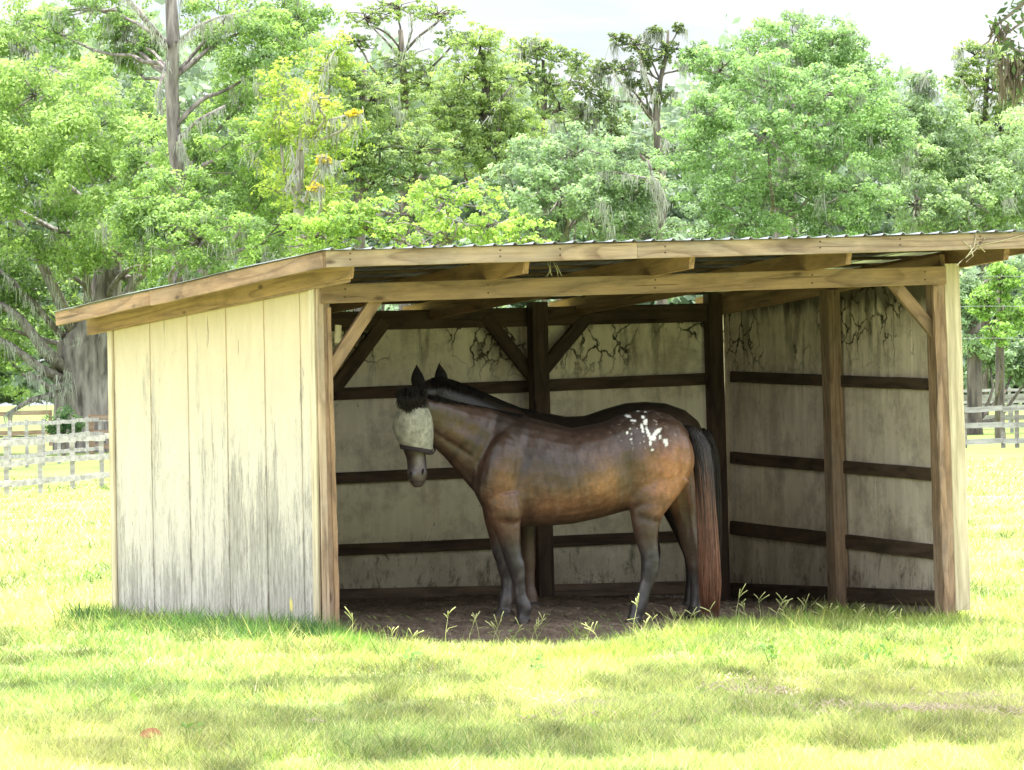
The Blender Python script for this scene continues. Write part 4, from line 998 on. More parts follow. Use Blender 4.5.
pine('slender pine with mossy crown at the right end of the tree line', 260, [(985, 440, 4), (985, 140, 3), (986, 90, 2.2), (990, 45, 1.4)],
     [(975, 55, 18, 14, 0, .5), (1000, 60, 20, 16, 0, .6), (962, 80, 16, 14, 0, .5), (992, 90, 26, 18, 0, .7), (1015, 100, 20, 20, 0, .6), (970, 110, 22, 14, 0, .5), (1000, 130, 28, 16, 0, .5)], hol=.3,
     extra=[[(986, 110, 2), (1000, 95, 1.4), (1012, 85, 1)], [(986, 115, 2), (972, 95, 1.3), (962, 80, 1)]])
# sparse dark tree against the sky
tree('sparse_hardwood', 'thin tree with sparse dark clumps and bare forked branches against the sky', 230,
     [(662, 440, 6), (662, 250, 5), (660, 170, 5), (656, 120, 3.5), (660, 80, 2.5), (667, 50, 1.6), (668, 30, 1)],
     [(655, 32, 9, 5, 0, .2), (678, 28, 6, 4, 0, .2), (618, 38, 10, 6, 0, .3), (635, 45, 14, 8, 0, .4), (652, 60, 18, 10, 0, .5), (625, 70, 20, 8, 0, .3), (600, 68, 12, 7, 0, .2), (668, 50, 10, 8, 0, .2), (640, 85, 14, 6, 0, .2), (655, 95, 16, 9, 0, .3), (690, 60, 14, 10, 0, .3),
      (585, 85, 22, 12, 0, .3), (600, 105, 26, 14, 0, .3), (580, 118, 20, 12, 0, .2), (615, 130, 26, 14, 0, .5)],
     (.09, .13, .06), (.22, .28, .10), 3.6, .75, 'bark_dark', None, .15, .32, hol=.2, limbs=True,
     extra=[[(656, 125, 2.5), (640, 105, 2), (622, 85, 1.5), (612, 70, 1)], [(658, 105, 2), (648, 80, 1.5), (640, 60, 1)], [(662, 170, 3), (668, 145, 2.5), (660, 130, 2)], [(655, 180, 2.5), (630, 172, 2), (600, 170, 1.5), (595, 172, 1)]])
# the big dome oak
tree('broad_oak', 'largest rounded oak whose dense domed crown rises highest right of centre', 215,
     [(790, 460, 16), (788, 300, 14), (785, 220, 12), (785, 150, 8), (790, 90, 5)],
     [(795, 40, 46, 26, 0, .55), (760, 48, 34, 22, -2, .6), (830, 52, 36, 26, 0, .6), (720, 70, 32, 22, 0, .5), (775, 85, 42, 26, -5, .6), (835, 95, 46, 28, -4, .6), (865, 90, 32, 28, 0, .5), (720, 110, 38, 24, -4, .7), (765, 135, 46, 26, -6, .5),
      (820, 145, 46, 28, -5, .45), (875, 140, 36, 32, -1, .5), (700, 150, 34, 26, -3, .5), (725, 185, 42, 28, -5, .4), (790, 190, 46, 28, -2, .15), (850, 195, 46, 28, -3, .4), (740, 225, 42, 24, -5, .4), (820, 230, 46, 22, -3, .4), (700, 60, 20, 14, 1, .3)],
     MG0, (.29, .43, .18), 3.7, 1.0, 'bark', None, .25, .33)
tree('grey_green_oak', 'soft grey green oak standing between the broad pine and the sparse tree', 200,
     [(565, 460, 10), (565, 300, 9), (562, 240, 7), (560, 190, 5)],
     [(540, 165, 36, 24, 0, .4), (575, 155, 40, 24, -1, .5), (560, 195, 46, 26, -2, .6), (515, 195, 34, 26, 0, .3), (605, 185, 38, 26, 0, .5), (590, 225, 46, 22, 0, .5), (535, 230, 40, 22, 0, .4), (640, 190, 34, 26, 0, .35), (650, 230, 42, 22, 1, .3), (615, 150, 24, 18, 1, .4)],
     BG0, BG1, 4.0, 1.0, 'bark', None, .3, .33, extra=[[(665, 205, 3), (645, 178, 2), (615, 172, 1.6), (597, 173, 1)], [(662, 215, 3), (655, 185, 2.2), (648, 160, 2)], [(655, 178, 2), (660, 190, 1.6), (668, 205, 1.2)]])
tree('grey_green_oak', 'hazy oak with drooping moss filling the gap right of the domed oak', 225,
     [(925, 460, 10), (925, 300, 9), (922, 220, 7), (920, 160, 5)],
     [(905, 115, 24, 22, 0, .4), (925, 85, 14, 12, 0, .3), (940, 130, 34, 24, 0, .5), (905, 160, 36, 26, -1, .5), (955, 165, 36, 28, 0, .4), (990, 165, 34, 26, 0, .6), (915, 205, 44, 26, -2, .5), (970, 205, 44, 24, -2, .5), (1015, 195, 34, 34, -1, .6), (1060, 150, 50, 60, 0, .5), (960, 235, 40, 18, -1, .3)],
     BG0, (.34, .45, .22), 3.8, 1.0, 'bark', None, .35, .33)
tree('bright_maple', 'low bright yellow green tree just above the roof at left of centre', 140,
     [(440, 440, 8), (440, 330, 7), (440, 270, 6), (442, 230, 4)],
     [(400, 215, 46, 20, 0, .9), (445, 200, 44, 18, -1, 1.0), (490, 225, 46, 18, -1, 1.0), (360, 225, 44, 22, 0, .7), (450, 240, 66, 18, -1, .9), (525, 242, 22, 8, -1, 1.0), (320, 232, 36, 24, 0, .8)],
     (.10, .19, .05), (.34, .46, .12), 4.2, 1.0, 'bark', None, .0, .33)
# trees seen right of the shelter
tree('bright_sapling', 'bright green leafy young tree beyond the right end of the shelter', 180,
     [(1000, 425, 5), (1000, 340, 4), (1000, 290, 3)],
     [(1000, 282, 18, 16, -1, .9), (985, 305, 14, 14, -1, .8), (1012, 318, 16, 16, -1, .9), (998, 335, 14, 10, -2, .8), (1040, 300, 20, 26, 0, .8)], (.08, .16, .04), (.26, .40, .10), 4.2, .9, 'bark_dark', None, .0, .36)
tree('grey_green_oak', 'dull green bushy tree beside the white corner trim behind right fence', 200,
     [(975, 425, 8), (975, 350, 7), (972, 300, 5)],
     [(975, 330, 20, 26, 0, .5), (960, 300, 24, 26, 0, .3), (985, 355, 20, 18, 1, .4), (1015, 360, 22, 20, 2, .1), (1015, 275, 24, 20, 3, .2), (940, 350, 30, 34, 2, .3), (1040, 360, 26, 30, 2, .1)], BG0, BG1, 4.2, 1.0, 'bark_dark', None, .0, .36)

# far woods as one mass
nW = 190000
px = rng.uniform(-160, 1180, nW); prof_x = [-160, 0, 100, 200, 300, 360, 420, 520, 600, 660, 720, 800, 880, 930, 1000, 1180]
prof_y = [30, 20, 35, 45, 40, 60, 62, 75, 112, 110, 62, 45, 75, 112, 105, 90]
topy = np.interp(px, prof_x, prof_y)+rng.normal(size=nW)*12+10*np.sin(px*.11)+9*np.sin(px*.057+1)+6*np.sin(px*.31)
py = topy+(402-topy)*rng.random(nW)**.85
Yw = 300+rng.uniform(-6, 6, nW)-np.clip((py-topy)/40, 0, 6)
cl = np.sin(px*.09+np.sin(py*.13)*1.5)*np.sin(py*.12+px*.03)
R_ = np.stack([np.full(nW, 0.)]*3, 1)
u = px-512; v = py-HZ; c_, s_ = math.cos(ROLL), math.sin(ROLL)
P = np.stack([(c_*u-s_*v)/F*Yw, Yw-2.5*cl, EYE-(s_*u+c_*v)/F*Yw], 1)
t = np.clip(.35+.35*cl+.2*rng.normal(size=nW), 0, 1)[:, None]
cc = np.array([.17, .22, .17])*(1-t)+np.array([.28, .37, .23])*t  # pale greyish greens: distance haze put into the leaf colour
Nn = rng.normal(size=(nW, 3))*.8+np.array([0, -.6, .6])
fw = leaves('far_woods', P, Nn, np.where(rng.random(nW) < .35, .75, .3)*rng.uniform(.7, 1.25, nW), cc, M['leaf']); tag(fw, kind='stuff')
fw['label'] = 'solid mass of distant woodland behind the separate trees'; fw['category'] = 'woods'
# shrubs at the foot of the woods
tree('palmetto_shrub', 'dark spiky palmetto clump at the foot of the live oak trunk', 170, [(64, 455, 2), (64, 425, 2)],
     [(64, 418, 15, 10, 0, .3), (56, 428, 14, 9, 0, .3), (72, 430, 12, 9, 0, .3)], (.03, .075, .03), (.10, .18, .06), 6, .8, 'bark_dark', None, 0, .5, limbs=False, cat='shrub', aspect=.2)

# ---------------------------------------------------------------- near oak: overhanging branch and the shade on the grass
SUN_EL, SUN_AZ = math.radians(79), math.radians(20)
sdir = np.array([math.sin(SUN_AZ)*math.cos(SUN_EL), math.cos(SUN_AZ)*math.cos(SUN_EL), math.sin(SUN_EL)])
root = empty('overhanging_oak', (0, 0, 0)); tag(root, 'near oak whose leafy moss-hung branch tip dips into the upper right corner', 'tree')
Yb = 33.0; kb = Yb/F
shade = []   # (px,py,half px along x, weight)
def band(x0, x1, y0, y1, n, w=1.0):
    for _ in range(n):
        x = random.uniform(x0, x1); t = (x-x0)/(x1-x0); shade.append((x, y0+(y1-y0)*t+random.gauss(0, 1)*4*w, random.uniform(8, 26)))
band(640, 1040, 668, 662, 34); band(600, 1040, 690, 680, 40, 2.0); band(640, 1050, 705, 705, 36, 2.0); band(850, 1060, 725, 725, 18, 2.0); band(560, 800, 712, 722, 14, 2)
band(0, 130, 689, 688, 10, .5); band(100, 420, 690, 684, 26, .8); band(320, 480, 686, 682, 8, .5)
band(0, 220, 727, 722, 14, 1); band(200, 640, 722, 706, 40, 1.6); band(120, 640, 740, 728, 40, 1.8); band(0, 160, 755, 757, 14, 1.2); band(420, 700, 745, 738, 20, 1.6); band(150, 420, 762, 758, 14, 1)
band(0, 200, 742, 738, 8, 1); band(860, 1040, 668, 668, 10, 1); band(1000, 1100, 640, 760, 12, 4)
P_ = []; N_ = []; S_ = []; C_ = []; pth = []
trunk_b = np.array([7.2, 30.0, -.3])
pth.append([(trunk_b, .45), (trunk_b+[0, 0, 2], .36), (trunk_b+[-.2, 0, 4.5], .32), (trunk_b+[-.6, .2, 7.5], .24)])
hubs = []
for (sx, sy, hw) in shade:
    G = on_ground(sx, sy, 0); h = random.uniform(6.6, 8.6); c = G+sdir*(h/sdir[2])
    r = hw*kb*.85
    nl = int(320+r*850)
    q = rng.normal(size=(nl, 3))*np.array([r*.8, .22, .2])
    P_.append(c+q); N_.append(rng.normal(size=(nl, 3))*.6+[0, 0, 1]); S_.append(rng.uniform(.09, .16, nl)*1.3)
    b_ = rng.uniform(.7, 1.2, nl)[:, None]; C_.append(np.array([.10, .18, .04])*b_)
    hubs.append(c)
for i in range(26):
    a = trunk_b+np.array([-.5, .2, 6.6+random.uniform(-.8, .8)]); c = random.choice(hubs); pth.append(wiggle(a, c, .10, .02, 10, .05))
# visible branch tip
def vb(px, py, dy=0): return at(px, py, Yb+dy)
tips = [[(1060, -30, 6), (1030, -5, 3), (1015, 10, 1.8), (1000, 22, 1.2), (992, 30, .8)], [(1060, 60, 6), (1040, 62, 4), (1020, 52, 2), (1008, 46, 1.2), (1000, 42, .8)],
        [(1030, 60, 2), (1020, 75, 1.2), (1018, 95, .6)], [(1035, 2, 2), (1022, 22, 1.3), (1006, 34, .8)]]
pth += [[(vb(p[0], p[1]), p[2]*kb) for p in e] for e in tips]
pth.append(wiggle(vb(1060, -30), trunk_b+np.array([-.5, .2, 6.0]), .05, .12, 8, .03)); pth.append(wiggle(vb(1060, 60), trunk_b+np.array([-.3, .1, 5.0]), .05, .12, 8, .03))
for e in tips:
    for a_, b_ in zip(e[:-1], e[1:]):
        for _ in range(13):
            t = random.random(); c = vb(a_[0]*(1-t)+b_[0]*t+random.gauss(0, 5), a_[1]*(1-t)+b_[1]*t+random.gauss(0, 5), random.gauss(0, .1))
            P_.append(c[None]); N_.append(rng.normal(size=(1, 3))+[[0, -.5, .6]]); S_.append(np.array([random.uniform(9, 15)*kb])); C_.append(np.array([[.10, .16, .06]])*random.uniform(.5, 1.4))
V, Fc = tube_mesh(pth, 10); link('trunk', mesh('trunk', V, Fc), M['bark'], root, smooth=True)
leaves('crown', np.concatenate(P_), np.concatenate(N_), np.concatenate(S_), np.concatenate(C_), M['leaf'], root, .42)
mp = []
for _ in range(22): mp.append((vb(random.uniform(1002, 1030), random.uniform(52, 75)), random.uniform(18, 50)*kb))
for _ in range(14): mp.append((vb(random.uniform(994, 1004), random.uniform(24, 34)), random.uniform(6, 14)*kb))
V = []; C = []
for (p, ln) in mp:
    for _ in range(5):
        w = .004; o = rng.normal(size=3)*.02; e = np.array([rng.normal()*.03, rng.normal()*.03, -ln*rng.uniform(.5, 1.1)]); q = p+o; dx = np.array([w, w*.5, 0])
        V += [q-dx, q+dx, q+e*.6+dx*.8+rng.normal(size=3)*.008, q+e]; C.append(np.array([.24, .20, .16])*rng.uniform(.6, 1.2))
link('hanging_moss', fast_mesh('hanging_moss', np.array(V), 4, np.array(C)), M['moss'], root)['kind'] = 'stuff'

# ---------------------------------------------------------------- grass
def in_dirt(X, Y):
    dx = X-FL[0]; dy = Y-FL[1]; a = dx*E1[0]+dy*E1[1]; b = dx*E2[0]+dy*E2[1]
    fr = dirt_front(a)
    return (a > .02) & (a < W+.02) & (b > fr) & (b < L+.1)
def under(X, Y):
    dx = X-FL[0]; dy = Y-FL[1]; a = dx*E1[0]+dy*E1[1]; b = dx*E2[0]+dy*E2[1]
    return (a > 0) & (a < W) & (b > .0) & (b < L)
def fnoise(X, Y, f, seed):
    r = np.random.default_rng(seed); o = np.zeros_like(X)
    for k in range(7):
        th = r.uniform(0, 6.28); o += np.sin((X*math.cos(th)+Y*math.sin(th))*f*(1+.6*k)+r.uniform(0, 6.28))/(1+.4*k)
    return o/2.5
def blades(n, X, Y, hgt, wid, lean, colr):
    Z = gh(X, Y)-.004
    a = rng.uniform(0, 6.283, n); dx = np.cos(a)*wid; dy = np.sin(a)*wid
    la = rng.uniform(0, 6.283, n); ll = hgt*lean*rng.uniform(.2, 1.5, n)
    B = np.stack([X, Y, Z], 1); d = np.stack([dx, dy, np.zeros(n)], 1)
    top = B+np.stack([np.cos(la)*ll, np.sin(la)*ll, hgt], 1)
    return np.stack([B-d, B+d, top], 1).reshape(-1, 3)
def make_grass(name, n, y0, y1, margin, hmean, wid, seed, power=1.0, gain=1.0):
    t = rng.random(n); Y = (y0**(-power)+(y1**(-power)-y0**(-power))*t)**(-1/power)
    X = rng.uniform(-1, 1, n)*(Y*512/F+margin)
    cl = fnoise(X, Y*.6, 4.0, seed); keep = (~in_dirt(X, Y)) & (rng.random(n) < np.clip(.62+.5*cl, .05, 1))
    X, Y, cl = X[keep], Y[keep], cl[keep]; m = len(X)
    k = np.maximum(1, Y/30)
    big = fnoise(X*.8, Y*.35, .9, seed+1); ty = np.clip(.5+.4*big+.25*rng.normal(size=m), 0, 1)[:, None]
    h = hmean*rng.uniform(.3, 1.7, m)*(1+.5*cl)
    cc = np.array([.16, .27, .08])*(1-ty)+np.array([.64, .62, .25])*ty
    dry = rng.random(m) < .06; cc[dry] = np.array([.55, .47, .30])
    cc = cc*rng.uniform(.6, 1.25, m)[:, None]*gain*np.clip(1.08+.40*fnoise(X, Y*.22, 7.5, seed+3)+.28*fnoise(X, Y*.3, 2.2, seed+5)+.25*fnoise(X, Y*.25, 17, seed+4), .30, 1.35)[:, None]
    V = blades(m, X, Y, h, wid*k*rng.uniform(.6, 1.3, m), 1.1, None)
    return V, cc
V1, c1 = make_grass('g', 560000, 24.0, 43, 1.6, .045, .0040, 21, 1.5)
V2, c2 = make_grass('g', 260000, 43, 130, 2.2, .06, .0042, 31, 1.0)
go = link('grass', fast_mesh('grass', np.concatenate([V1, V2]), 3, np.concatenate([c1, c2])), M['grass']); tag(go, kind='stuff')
go['label'] = 'short sunlit pasture grass around the shelter'; go['category'] = 'grass'
# taller grass along the wall foot, the dirt edge and the right side
TX = []; TY = []; TH = []; TC = []
def tuft(px, py, n, spread, h, c, ysp=None):
    P = ground_hit(px, py)
    X = P[0]+rng.normal(size=n)*spread; Y = P[1]+rng.normal(size=n)*(ysp or spread)
    TX.append(X); TY.append(Y); TH.append(h*rng.uniform(.4, 1.25, n)); TC.append(np.array(c)[None]*rng.uniform(.6, 1.3, n)[:, None])
for i in range(210):
    t = random.random(); x = 72+(335-72)*t; y = 622+17*t+random.gauss(0, 2.6)
    tuft(x, y, 34, .05, random.choice((.06, .09, .12, .16)), random.choice(((.05, .12, .04), (.08, .18, .05), (.13, .25, .06), (.24, .34, .10))), .25)  # dark greens put the wall-foot shade into the blade colour
for i in range(40):
    t = random.random(); tuft(330+45*t, 640+8*t+random.gauss(0, 3), 34, .05, .09, (.22, .40, .07), .25)
for i in range(300):
    x = random.uniform(560, 960); y = np.interp(x, [560, 640, 700, 960], [657, 645, 626, 618])+random.uniform(0, 10)
    tuft(x, y, 40, .06, random.choice((.05, .07, .09)), random.choice(((.40, .50, .12), (.52, .56, .17), (.30, .42, .09))), .3)
for i in range(150):
    x = random.uniform(340, 640); y = np.interp(x, [340, 375, 480, 560, 640], [656, 661, 658, 656, 646])+random.uniform(0, 8)
    tuft(x, y, 26, .05, .05, random.choice(((.42, .50, .12), (.54, .54, .20))), .3)
for i in range(110):
    x = random.uniform(350, 720); y = np.interp(x, [350, 375, 480, 560, 640, 720], [650, 655, 651, 649, 638, 620])-abs(random.gauss(0, 4.5))
    tuft(x, y, 12, .035, random.choice((.04, .06, .09)), random.choice(((.30, .42, .10), (.16, .28, .07), (.44, .46, .17))), .12)
for i in range(170):
    x = random.choice((random.uniform(640, 960), random.uniform(60, 420))); y = np.interp(x, [60, 330, 420, 640, 960], [624, 646, 655, 640, 621])+random.gauss(0, 4)
    tuft(x, y, 7, .03, random.choice((.10, .13, .17)), random.choice(((.34, .42, .12), (.20, .32, .08), (.48, .46, .20))), .15)
for i in range(60):
    tuft(random.uniform(700, 950), 655+random.gauss(0, 8), 30, .06, .07, random.choice(((.20, .34, .06), (.34, .46, .10))), .3)
for i in range(160):
    tuft(random.uniform(0, 1024), random.uniform(640, 770), 26, .05, .06, random.choice(((.22, .36, .07), (.40, .50, .12))), .2)
TX = np.concatenate(TX); TY = np.concatenate(TY); TH = np.concatenate(TH); TC = np.concatenate(TC)
ok = ~(under(TX, TY) & in_dirt(TX, TY)); TX, TY, TH, TC = TX[ok], TY[ok], TH[ok], TC[ok]
Vt = blades(len(TX), TX, TY, TH, .0045*rng.uniform(.6, 1.3, len(TX)), .9, None)
to = link('tall_grass', fast_mesh('tall_grass', Vt, 3, TC), M['grass']); tag(to, kind='stuff')
to['label'] = 'longer green grass along the wall foot and shelter entrance'; to['category'] = 'grass'

# seed stalks: goosegrass with finger-like heads at the dirt edge
def stalk(px, py, h, lean, label):
    P = ground_hit(px, py); root = empty('grass_stalk', tuple(P)); tag(root, label, 'grass stalk', 'seed stalks at the edge of the dirt floor')
    h = h/144; top = Vector((lean*h, 0, h)); st = [Vector((0, 0, -.02)), Vector((lean*h*.25, 0, h*.5)), top]
    strands('stem', [st, [st[1], st[1]+Vector((random.uniform(-.05, .05), 0, .03)), st[1]+Vector((random.uniform(-.08, .08), 0, .045))]], .003, M['stalk'], root)
    n = random.choice((2, 3, 3, 4)); ls = []
    for i in range(n):
        a = random.uniform(-1.1, 1.1)+lean*.6; l = random.uniform(.03, .095)
        d = Vector((math.sin(a), random.uniform(-.4, .4), math.cos(a)*.8+.15)).normalized()
        o_ = Vector((-lean*.02*i, 0, -.012*i)); ls.append([top+o_, top+o_+d*l*.5+Vector((0, 0, .004)), top+o_+d*l])
    strands('seed_head', ls, .0036, M['stalk'], root, taper=False)
M['stalk'] = mat_simple('seed_stalk', (.38, .42, .14), (.60, .60, .28), (20, 20, 20), .8, 0)
sp = [(445, 650, 34, .1), (468, 648, 30, .25), (480, 647, 32, -.15), (492, 648, 26, .3), (500, 647, 22, -.3), (512, 646, 20, .4), (530, 645, 26, .5), (538, 645, 20, -.2), (585, 646, 16, .3), (600, 646, 18, -.4), (632, 645, 42, .15), (352, 645, 26, .05), (394, 655, 24, -.1), (408, 656, 20, .2),
      (640, 640, 16, .4), (655, 632, 16, -.2), (672, 628, 14, .3), (690, 626, 14, .1), (735, 627, 34, .15), (748, 624, 22, -.3), (761, 622, 26, -.1), (775, 624, 26, .3), (786, 624, 20, -.2), (800, 622, 22, .3), (820, 624, 18, .2), (836, 626, 20, -.3), (852, 626, 16, .4), (714, 628, 20, -.2), (880, 628, 14, .5), (905, 630, 14, -.4)]
where = lambda x: ('beside the left front post' if x < 380 else 'in front of the fly mask' if x < 450 else 'by the front hooves' if x < 545 else 'by the hind hoof' if x < 660 else 'below the horse tail' if x < 722 else 'in front of the right wall')
for (x, y, h, l) in sp:
    stalk(x, y+2, h, l, 'pale forked grass seed stalk '+where(x))
# leafy weeds in the foreground
M['weed'] = mat_simple('weed_leaf', (.10, .20, .05), (.26, .38, .10), (20, 20, 20), .7, 0)
def weed(px, py, h, label, n=16):
    P = ground_hit(px, py); root = empty('broadleaf_weed', tuple(P)); tag(root, label, 'weed', 'leafy weeds in the grass')
    h = h/155; ls = []; V = []; C = []
    for s in range(3):
        d = Vector((random.uniform(-.5, .5), random.uniform(-.3, .3), 1)).normalized(); ls.append([Vector((0, 0, -.02)), d*h*.5, d*h+Vector((.01, 0, 0))])
    strands('stem', ls, .003, M['weed'], root)
    pts = []; nn = []
    for i in range(n):
        l = random.choice(ls); t = random.uniform(.35, 1); p = l[0].lerp(l[2], t); pts.append([p.x+random.gauss(0, .025), p.y+random.gauss(0, .02), p.z]); nn.append([random.gauss(0, .6), random.gauss(-.3, .5), .8])
    o = leaves('leaf_cluster', np.array(pts), np.array(nn), rng.uniform(.035, .065, n), np.array([.16, .29, .07])[None]*rng.uniform(.6, 1.4, n)[:, None], M['leaf'], root, .45); o['kind'] = 'stuff'
for (x, y, h, lab) in ((772, 668, 26, 'small leafy weed at the left edge of the weed patch right of centre'), (873, 667, 30, 'tallest dark leafy weed in the grass before the right wall'), (886, 664, 16, 'short leafy weed just right of the tallest weed'), (922, 663, 22, 'spreading leafy weed in front of the right front post'),
                       (946, 665, 18, 'low leafy weed to the right of the right front post'), (765, 655, 12, 'tiny weed near the upper left of the weed patch'), (215, 628, 14, 'small weed rooted at the shaded foot of the plank wall'), (408, 668, 20, 'leafy sprig in sunlit grass below the dirt patch'), (535, 676, 18, 'pale weed in the grass midway along the front'), (190, 742, 16, 'dark weed beside the fallen leaf in the lower left')):
    weed(x, y, h, lab)
# fallen leaf, pale chips, straw patch, stones
def chip(name, px, py, lx, ly, mat, label, cat, curl=.012):
    P = ground_hit(px, py); V = []; Fc = []; n = 8
    for i in range(n+1):
        t = i/n; w = math.sin(math.pi*(t*.9+.05))**.7*ly/2
        for j in range(5):
            s = j/4*2-1; V.append((lx*(t-.5), w*s, .012+curl*(abs(s)**2+math.sin(t*3))+random.uniform(0, .002)))
    for i in range(n):
        for j in range(4): k = i*5+j; Fc.append((k, k+5, k+6, k+1))
    o = link(name, mesh(name, V, Fc), mat, smooth=True); o.location = tuple(P+np.array([0, 0, .02])); o.rotation_euler = (.5, .1, random.uniform(-.4, .4)); tag(o, label, cat); return o
chip('fallen_leaf', 151, 744, .11, .09, M['dead_leaf'], 'reddish brown curled dead leaf lying in the lower left grass', 'leaf')
def stone(px, py, r, label, mat=M['stone'], name='stone', fl=.35):
    import bmesh
    P = ground_hit(px, py); bm = bmesh.new(); bmesh.ops.create_icosphere(bm, subdivisions=3, radius=r)
    for v in bm.verts:
        q = v.co.normalized(); w = 1+.25*math.sin(q.x*5+px)*math.sin(q.y*4+py)+.12*math.sin(q.z*9+q.x*7); v.co = Vector((v.co.x*w, v.co.y*w, v.co.z*w*fl))
    me = bpy.data.meshes.new(name); bm.to_mesh(me); bm.free(); o = link(name, me, mat, smooth=True); o.location = tuple(P+np.array([0, 0, r*.1])); tag(o, label, 'stone')
M['pale'] = mat_simple('pale_chip', (.55, .48, .42), (.78, .72, .66), (20, 20, 20), .8, .2)
stone(142, 742, .022, 'small white chip touching the dead leaf', M['pale'])
stone(315, 725, .07, 'flat pale pinkish stone in the foreground grass left of centre')
stone(512, 692, .06, 'brown clod of earth in the grass below the front hooves')
stone(345, 606, .03, 'small stone on the dirt floor by the left back corner')
for (x, y, lab) in ((565, 712, 'matted patch of dry straw in the grass below centre'), (935, 712, 'large strip of dry straw and chips in the lower right grass'), (985, 704, 'straw scraps at the right edge of the lower right grass'), (755, 692, 'thin scatter of straw left of the weed patch')):
    ls = []
    P = ground_hit(x, y); big = 1.0 if x != 935 else 2.2
    for i in range(int(260*big)):
        q = np.array([random.gauss(0, .16*big), random.gauss(0, .5), 0]); z = gz(P[0]+q[0], P[1]+q[1])-gz(P[0], P[1]); a = random.uniform(0, 3.14); l = random.uniform(.02, .07)
        ls.append([Vector((q[0], q[1], z+.02)), Vector((q[0]+l*math.cos(a), q[1]+l*math.sin(a), z+.03+random.uniform(0, .02)))])
    o = strands('straw_litter', ls, .0035, M['straw'], taper=False); o.location = tuple(P); tag(o, lab, 'straw', None, 'stuff')
# dirt crumbs inside the shelter
V = []; C = []
import bmesh
bm = bmesh.new()
for i in range(420):
    a = random.uniform(.1, W-.1); b = random.uniform(float(dirt_front(a))+.1, L-.05); P = FL+a*E1+b*E2; z = gz(P[0], P[1])+.006; r = random.choice((.008, .012, .02, .03))*random.uniform(.7, 1.2)
    g_ = bmesh.ops.create_icosphere(bm, subdivisions=1, radius=r)
    for v in g_['verts']: v.co = Vector((v.co.x*random.uniform(.8, 1.5)+P[0], v.co.y*random.uniform(.8, 1.4)+P[1], v.co.z*.6+z))
me = bpy.data.meshes.new('dirt_crumbs'); bm.to_mesh(me); bm.free(); o = link('dirt_crumbs', me, M['dirt'], smooth=True); tag(o, kind='stuff'); o['label'] = 'loose crumbs of soil scattered on the dirt floor'; o['category'] = 'soil'

# ---------------------------------------------------------------- fences
def beam_mesh(A, B, w, t):
    A = Vector(A); B = Vector(B); x = (B-A).normalized(); y = Vector((0, 0, 1)).cross(x)
    if y.length < .1: y = Vector((0, 1, 0)); 
    y.normalize(); z = x.cross(y); V = []; n = 4
    for i in range(n+1):
        c = A.lerp(B, i/n)+z*random.uniform(-.006, .006)
        for (a, b) in ((-1, -1), (1, -1), (1, 1), (-1, 1)): V.append(c+y*(a*t/2)+z*(b*w/2))
    Fc = []
    for i in range(n):
        for s in range(4): a = i*4+s; b = i*4+(s+1) % 4; Fc.append((a, b, b+4, a+4))
    Fc += [(3, 2, 1, 0), (n*4, n*4+1, n*4+2, n*4+3)]
    return V, Fc
def fence(label, pts, zs, w, mat, pw=.11, ph=None, postmat=None, group='pasture fences'):
    root = empty('rail_fence', (float(pts[0][0]), float(pts[0][1]), 0)); tag(root, label, 'fence', group)
    o0 = Vector((float(pts[0][0]), float(pts[0][1]), 0))
    for p in pts:
        b = Vector((float(p[0]), float(p[1]), 0))-o0; V, Fc = beam_mesh(b+Vector((0, 0, -.3)), b+Vector((random.uniform(-.01, .01), 0, (ph or zs[-1]+.10))), pw, pw)
        link('post', mesh('post', V, Fc), postmat or mat, root)
    dv = (pts[-1]-pts[0]); dv = Vector((float(dv[0]), float(dv[1]), 0)).normalized(); nrm = Vector((dv.y, -dv.x, 0)); 
    if nrm.y > 0: nrm = -nrm
    for a, b in zip(pts[:-1], pts[1:]):
        A = Vector((float(a[0]), float(a[1]), 0))-o0+nrm*(pw/2+.02); B = Vector((float(b[0]), float(b[1]), 0))-o0+nrm*(pw/2+.02)
        for z in zs:
            V, Fc = beam_mesh(A+Vector((0, 0, z+random.uniform(-.02, .02)))+dv*.004, B+Vector((0, 0, z+random.uniform(-.02, .02)))-dv*.004, w, .03); link('rail', mesh('rail', V, Fc), mat, root)
A = on_ground(7, 497); B = on_ground(102, 487); D = (B-A)/3
fence('nearest grey rail fence left of the shelter with flat weathered rails', [A+D*i for i in range(-4, 6)], (.22, .58, .94), .105, M['fence_grey'], .085, None, M['fence_grey'])
A = at(-10, 425, 140); B = at(112, 409, 178); A[2] = B[2] = 0; D = (B-A)/8
fence('second grey rail fence on the left with close set posts receding to the trunk', [A+D*i for i in range(-3, 12)], (.30, .72, 1.10), .10, M['fence_grey'], .085)
A = at(-30, 413, 225); B = at(50, 412, 225); A[2] = B[2] = 0; D = B-A
fence('tan topped board fence farthest back on the left', [A+D*t for t in (0, .5, 1.0)], (.5, 1.24), .17, M['fence_tan'], .14)
A = at(91, 418, 172); B = at(150, 414, 172); A[2] = B[2] = 0; D = B-A
fence('short tan corner fence in front of the live oak trunk', [A, A+D*.6, A+D*1.2], (.35, .72, 1.16), .15, M['fence_tan'], .16)
gy = 156
fence('nearest grey rail fence right of the shelter', [at(x, 448, gy)*np.array([1, 1, 0]) for x in (880, 925, 965, 1003, 1017, 1060, 1110)], (.18, .60, 1.02), .14, M['fence_grey'], .11, 1.0, M['fence_dark'])
gy = 205
fence('middle pale rail fence right of the shelter', [at(x, 448, gy)*np.array([1, 1, 0]) for x in (900, 935, 969, 979, 1003, 1012, 1050, 1100)], (.55, .90, 1.22), .16, M['fence_grey'], .12)
gy = 255
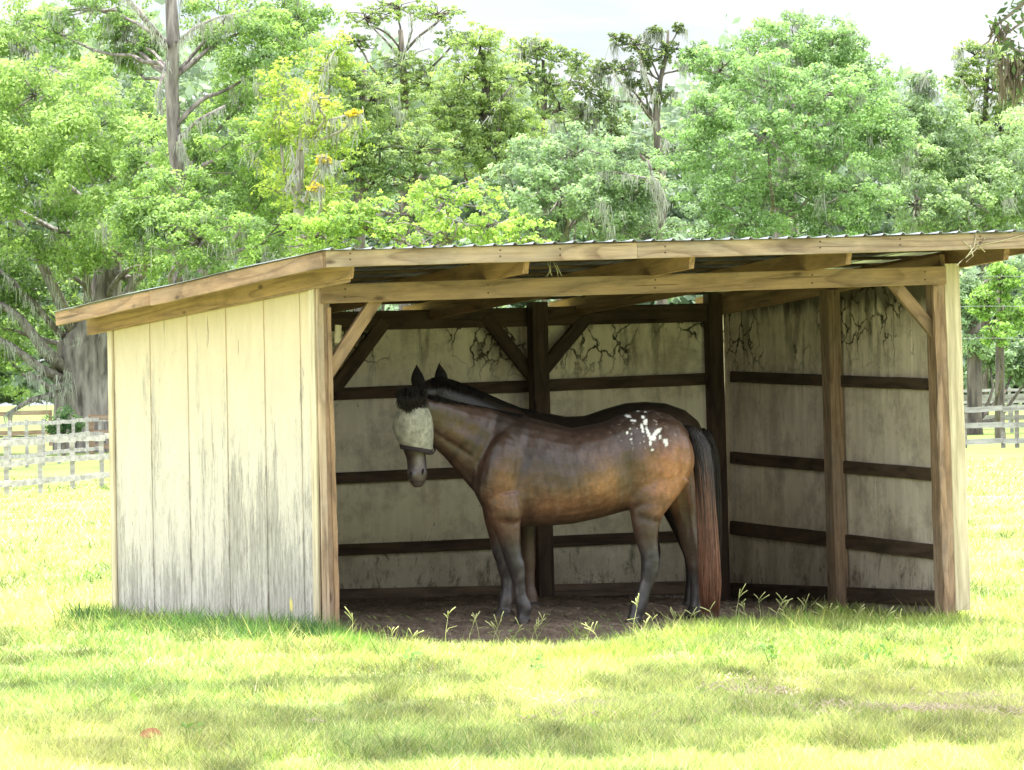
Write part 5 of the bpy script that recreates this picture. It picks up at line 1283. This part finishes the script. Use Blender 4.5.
fence('farthest thin rail fence at the foot of the right trees', [at(x, 448, gy)*np.array([1, 1, 0]) for x in (900, 940, 975, 1010, 1050, 1100)], (.95, 1.20, 1.45), .12, M['fence_grey'], .12)

# overhead wires far right, strung between the trees
for (y, lab) in ((276, 'highest thin grey wire crossing the trees at far right'), (306, 'middle thin grey wire crossing the trees at far right'), (338, 'lowest thin grey wire crossing the trees at far right')):
    pts = [at(x, y-(x-990)*.01+3*((x-980)/80)**2, 150) for x in np.linspace(880, 1180, 10)]
    o = strands('overhead_wire', [pts], .007, M['wire'], taper=False); tag(o, lab, 'wire', 'wires at the far right')

# ---------------------------------------------------------------- light
w = bpy.data.worlds.new('World'); scn.world = w; w.use_nodes = True; nt = w.node_tree; nt.nodes.clear(); n = N(nt)
sky = n.new('ShaderNodeTexSky'); sky.sky_type = 'NISHITA'; sky.sun_disc = False; sky.sun_elevation = SUN_EL; sky.sun_rotation = SUN_AZ
sky.air_density = 1.0; sky.dust_density = 1.5; sky.ozone_density = 1.2
tc = n.new('ShaderNodeTexCoord'); mpn = n.new('ShaderNodeMapping'); mpn.inputs['Scale'].default_value = (3, 3, 14); n.l(tc.outputs['Generated'], mpn.inputs['Vector'])
cl = n.ramp(n.noise(mpn.outputs[0], 2.2, 6, .55, .3), [(.40, 0.15), (.60, .95)])
bg = n.new('ShaderNodeBackground'); bg.inputs['Strength'].default_value = .15
hi = n.mix(cl, sky.outputs[0], (10.2, 10.2, 10.3))
mp2 = n.new('ShaderNodeMapping'); mp2.inputs['Scale'].default_value = (7, 7, 34); n.l(tc.outputs['Generated'], mp2.inputs['Vector'])
wisp = n.ramp(n.noise(mp2.outputs[0], 1.6, 6, .6, .4), [(.38, (1.88, 2.12, 2.28)), (.56, (2.4, 2.45, 2.5))])
zz = sepz(n, tc.outputs['Generated'])
n.l(n.mix(n.ramp(zz[2], [(.06, 0.0), (.22, 1.0)]), wisp, hi), bg.inputs['Color'])
wo = n.new('ShaderNodeOutputWorld'); n.l(bg.outputs[0], wo.inputs[0])
sl = bpy.data.lights.new('sun', 'SUN'); sl.energy = 3.5; sl.angle = math.radians(.5); sl.color = (1, .965, .91)
so = bpy.data.objects.new('sun', sl); col.objects.link(so); so.rotation_euler = Vector(sdir).to_track_quat('Z', 'Y').to_euler()
scn.view_settings.view_transform = 'Standard'; scn.view_settings.look = 'None'; scn.view_settings.exposure = 0; scn.view_settings.gamma = 1
scn.cycles.max_bounces = 12; scn.cycles.diffuse_bounces = 8; scn.cycles.use_denoising = True; scn.cycles.film_exposure = 3.0
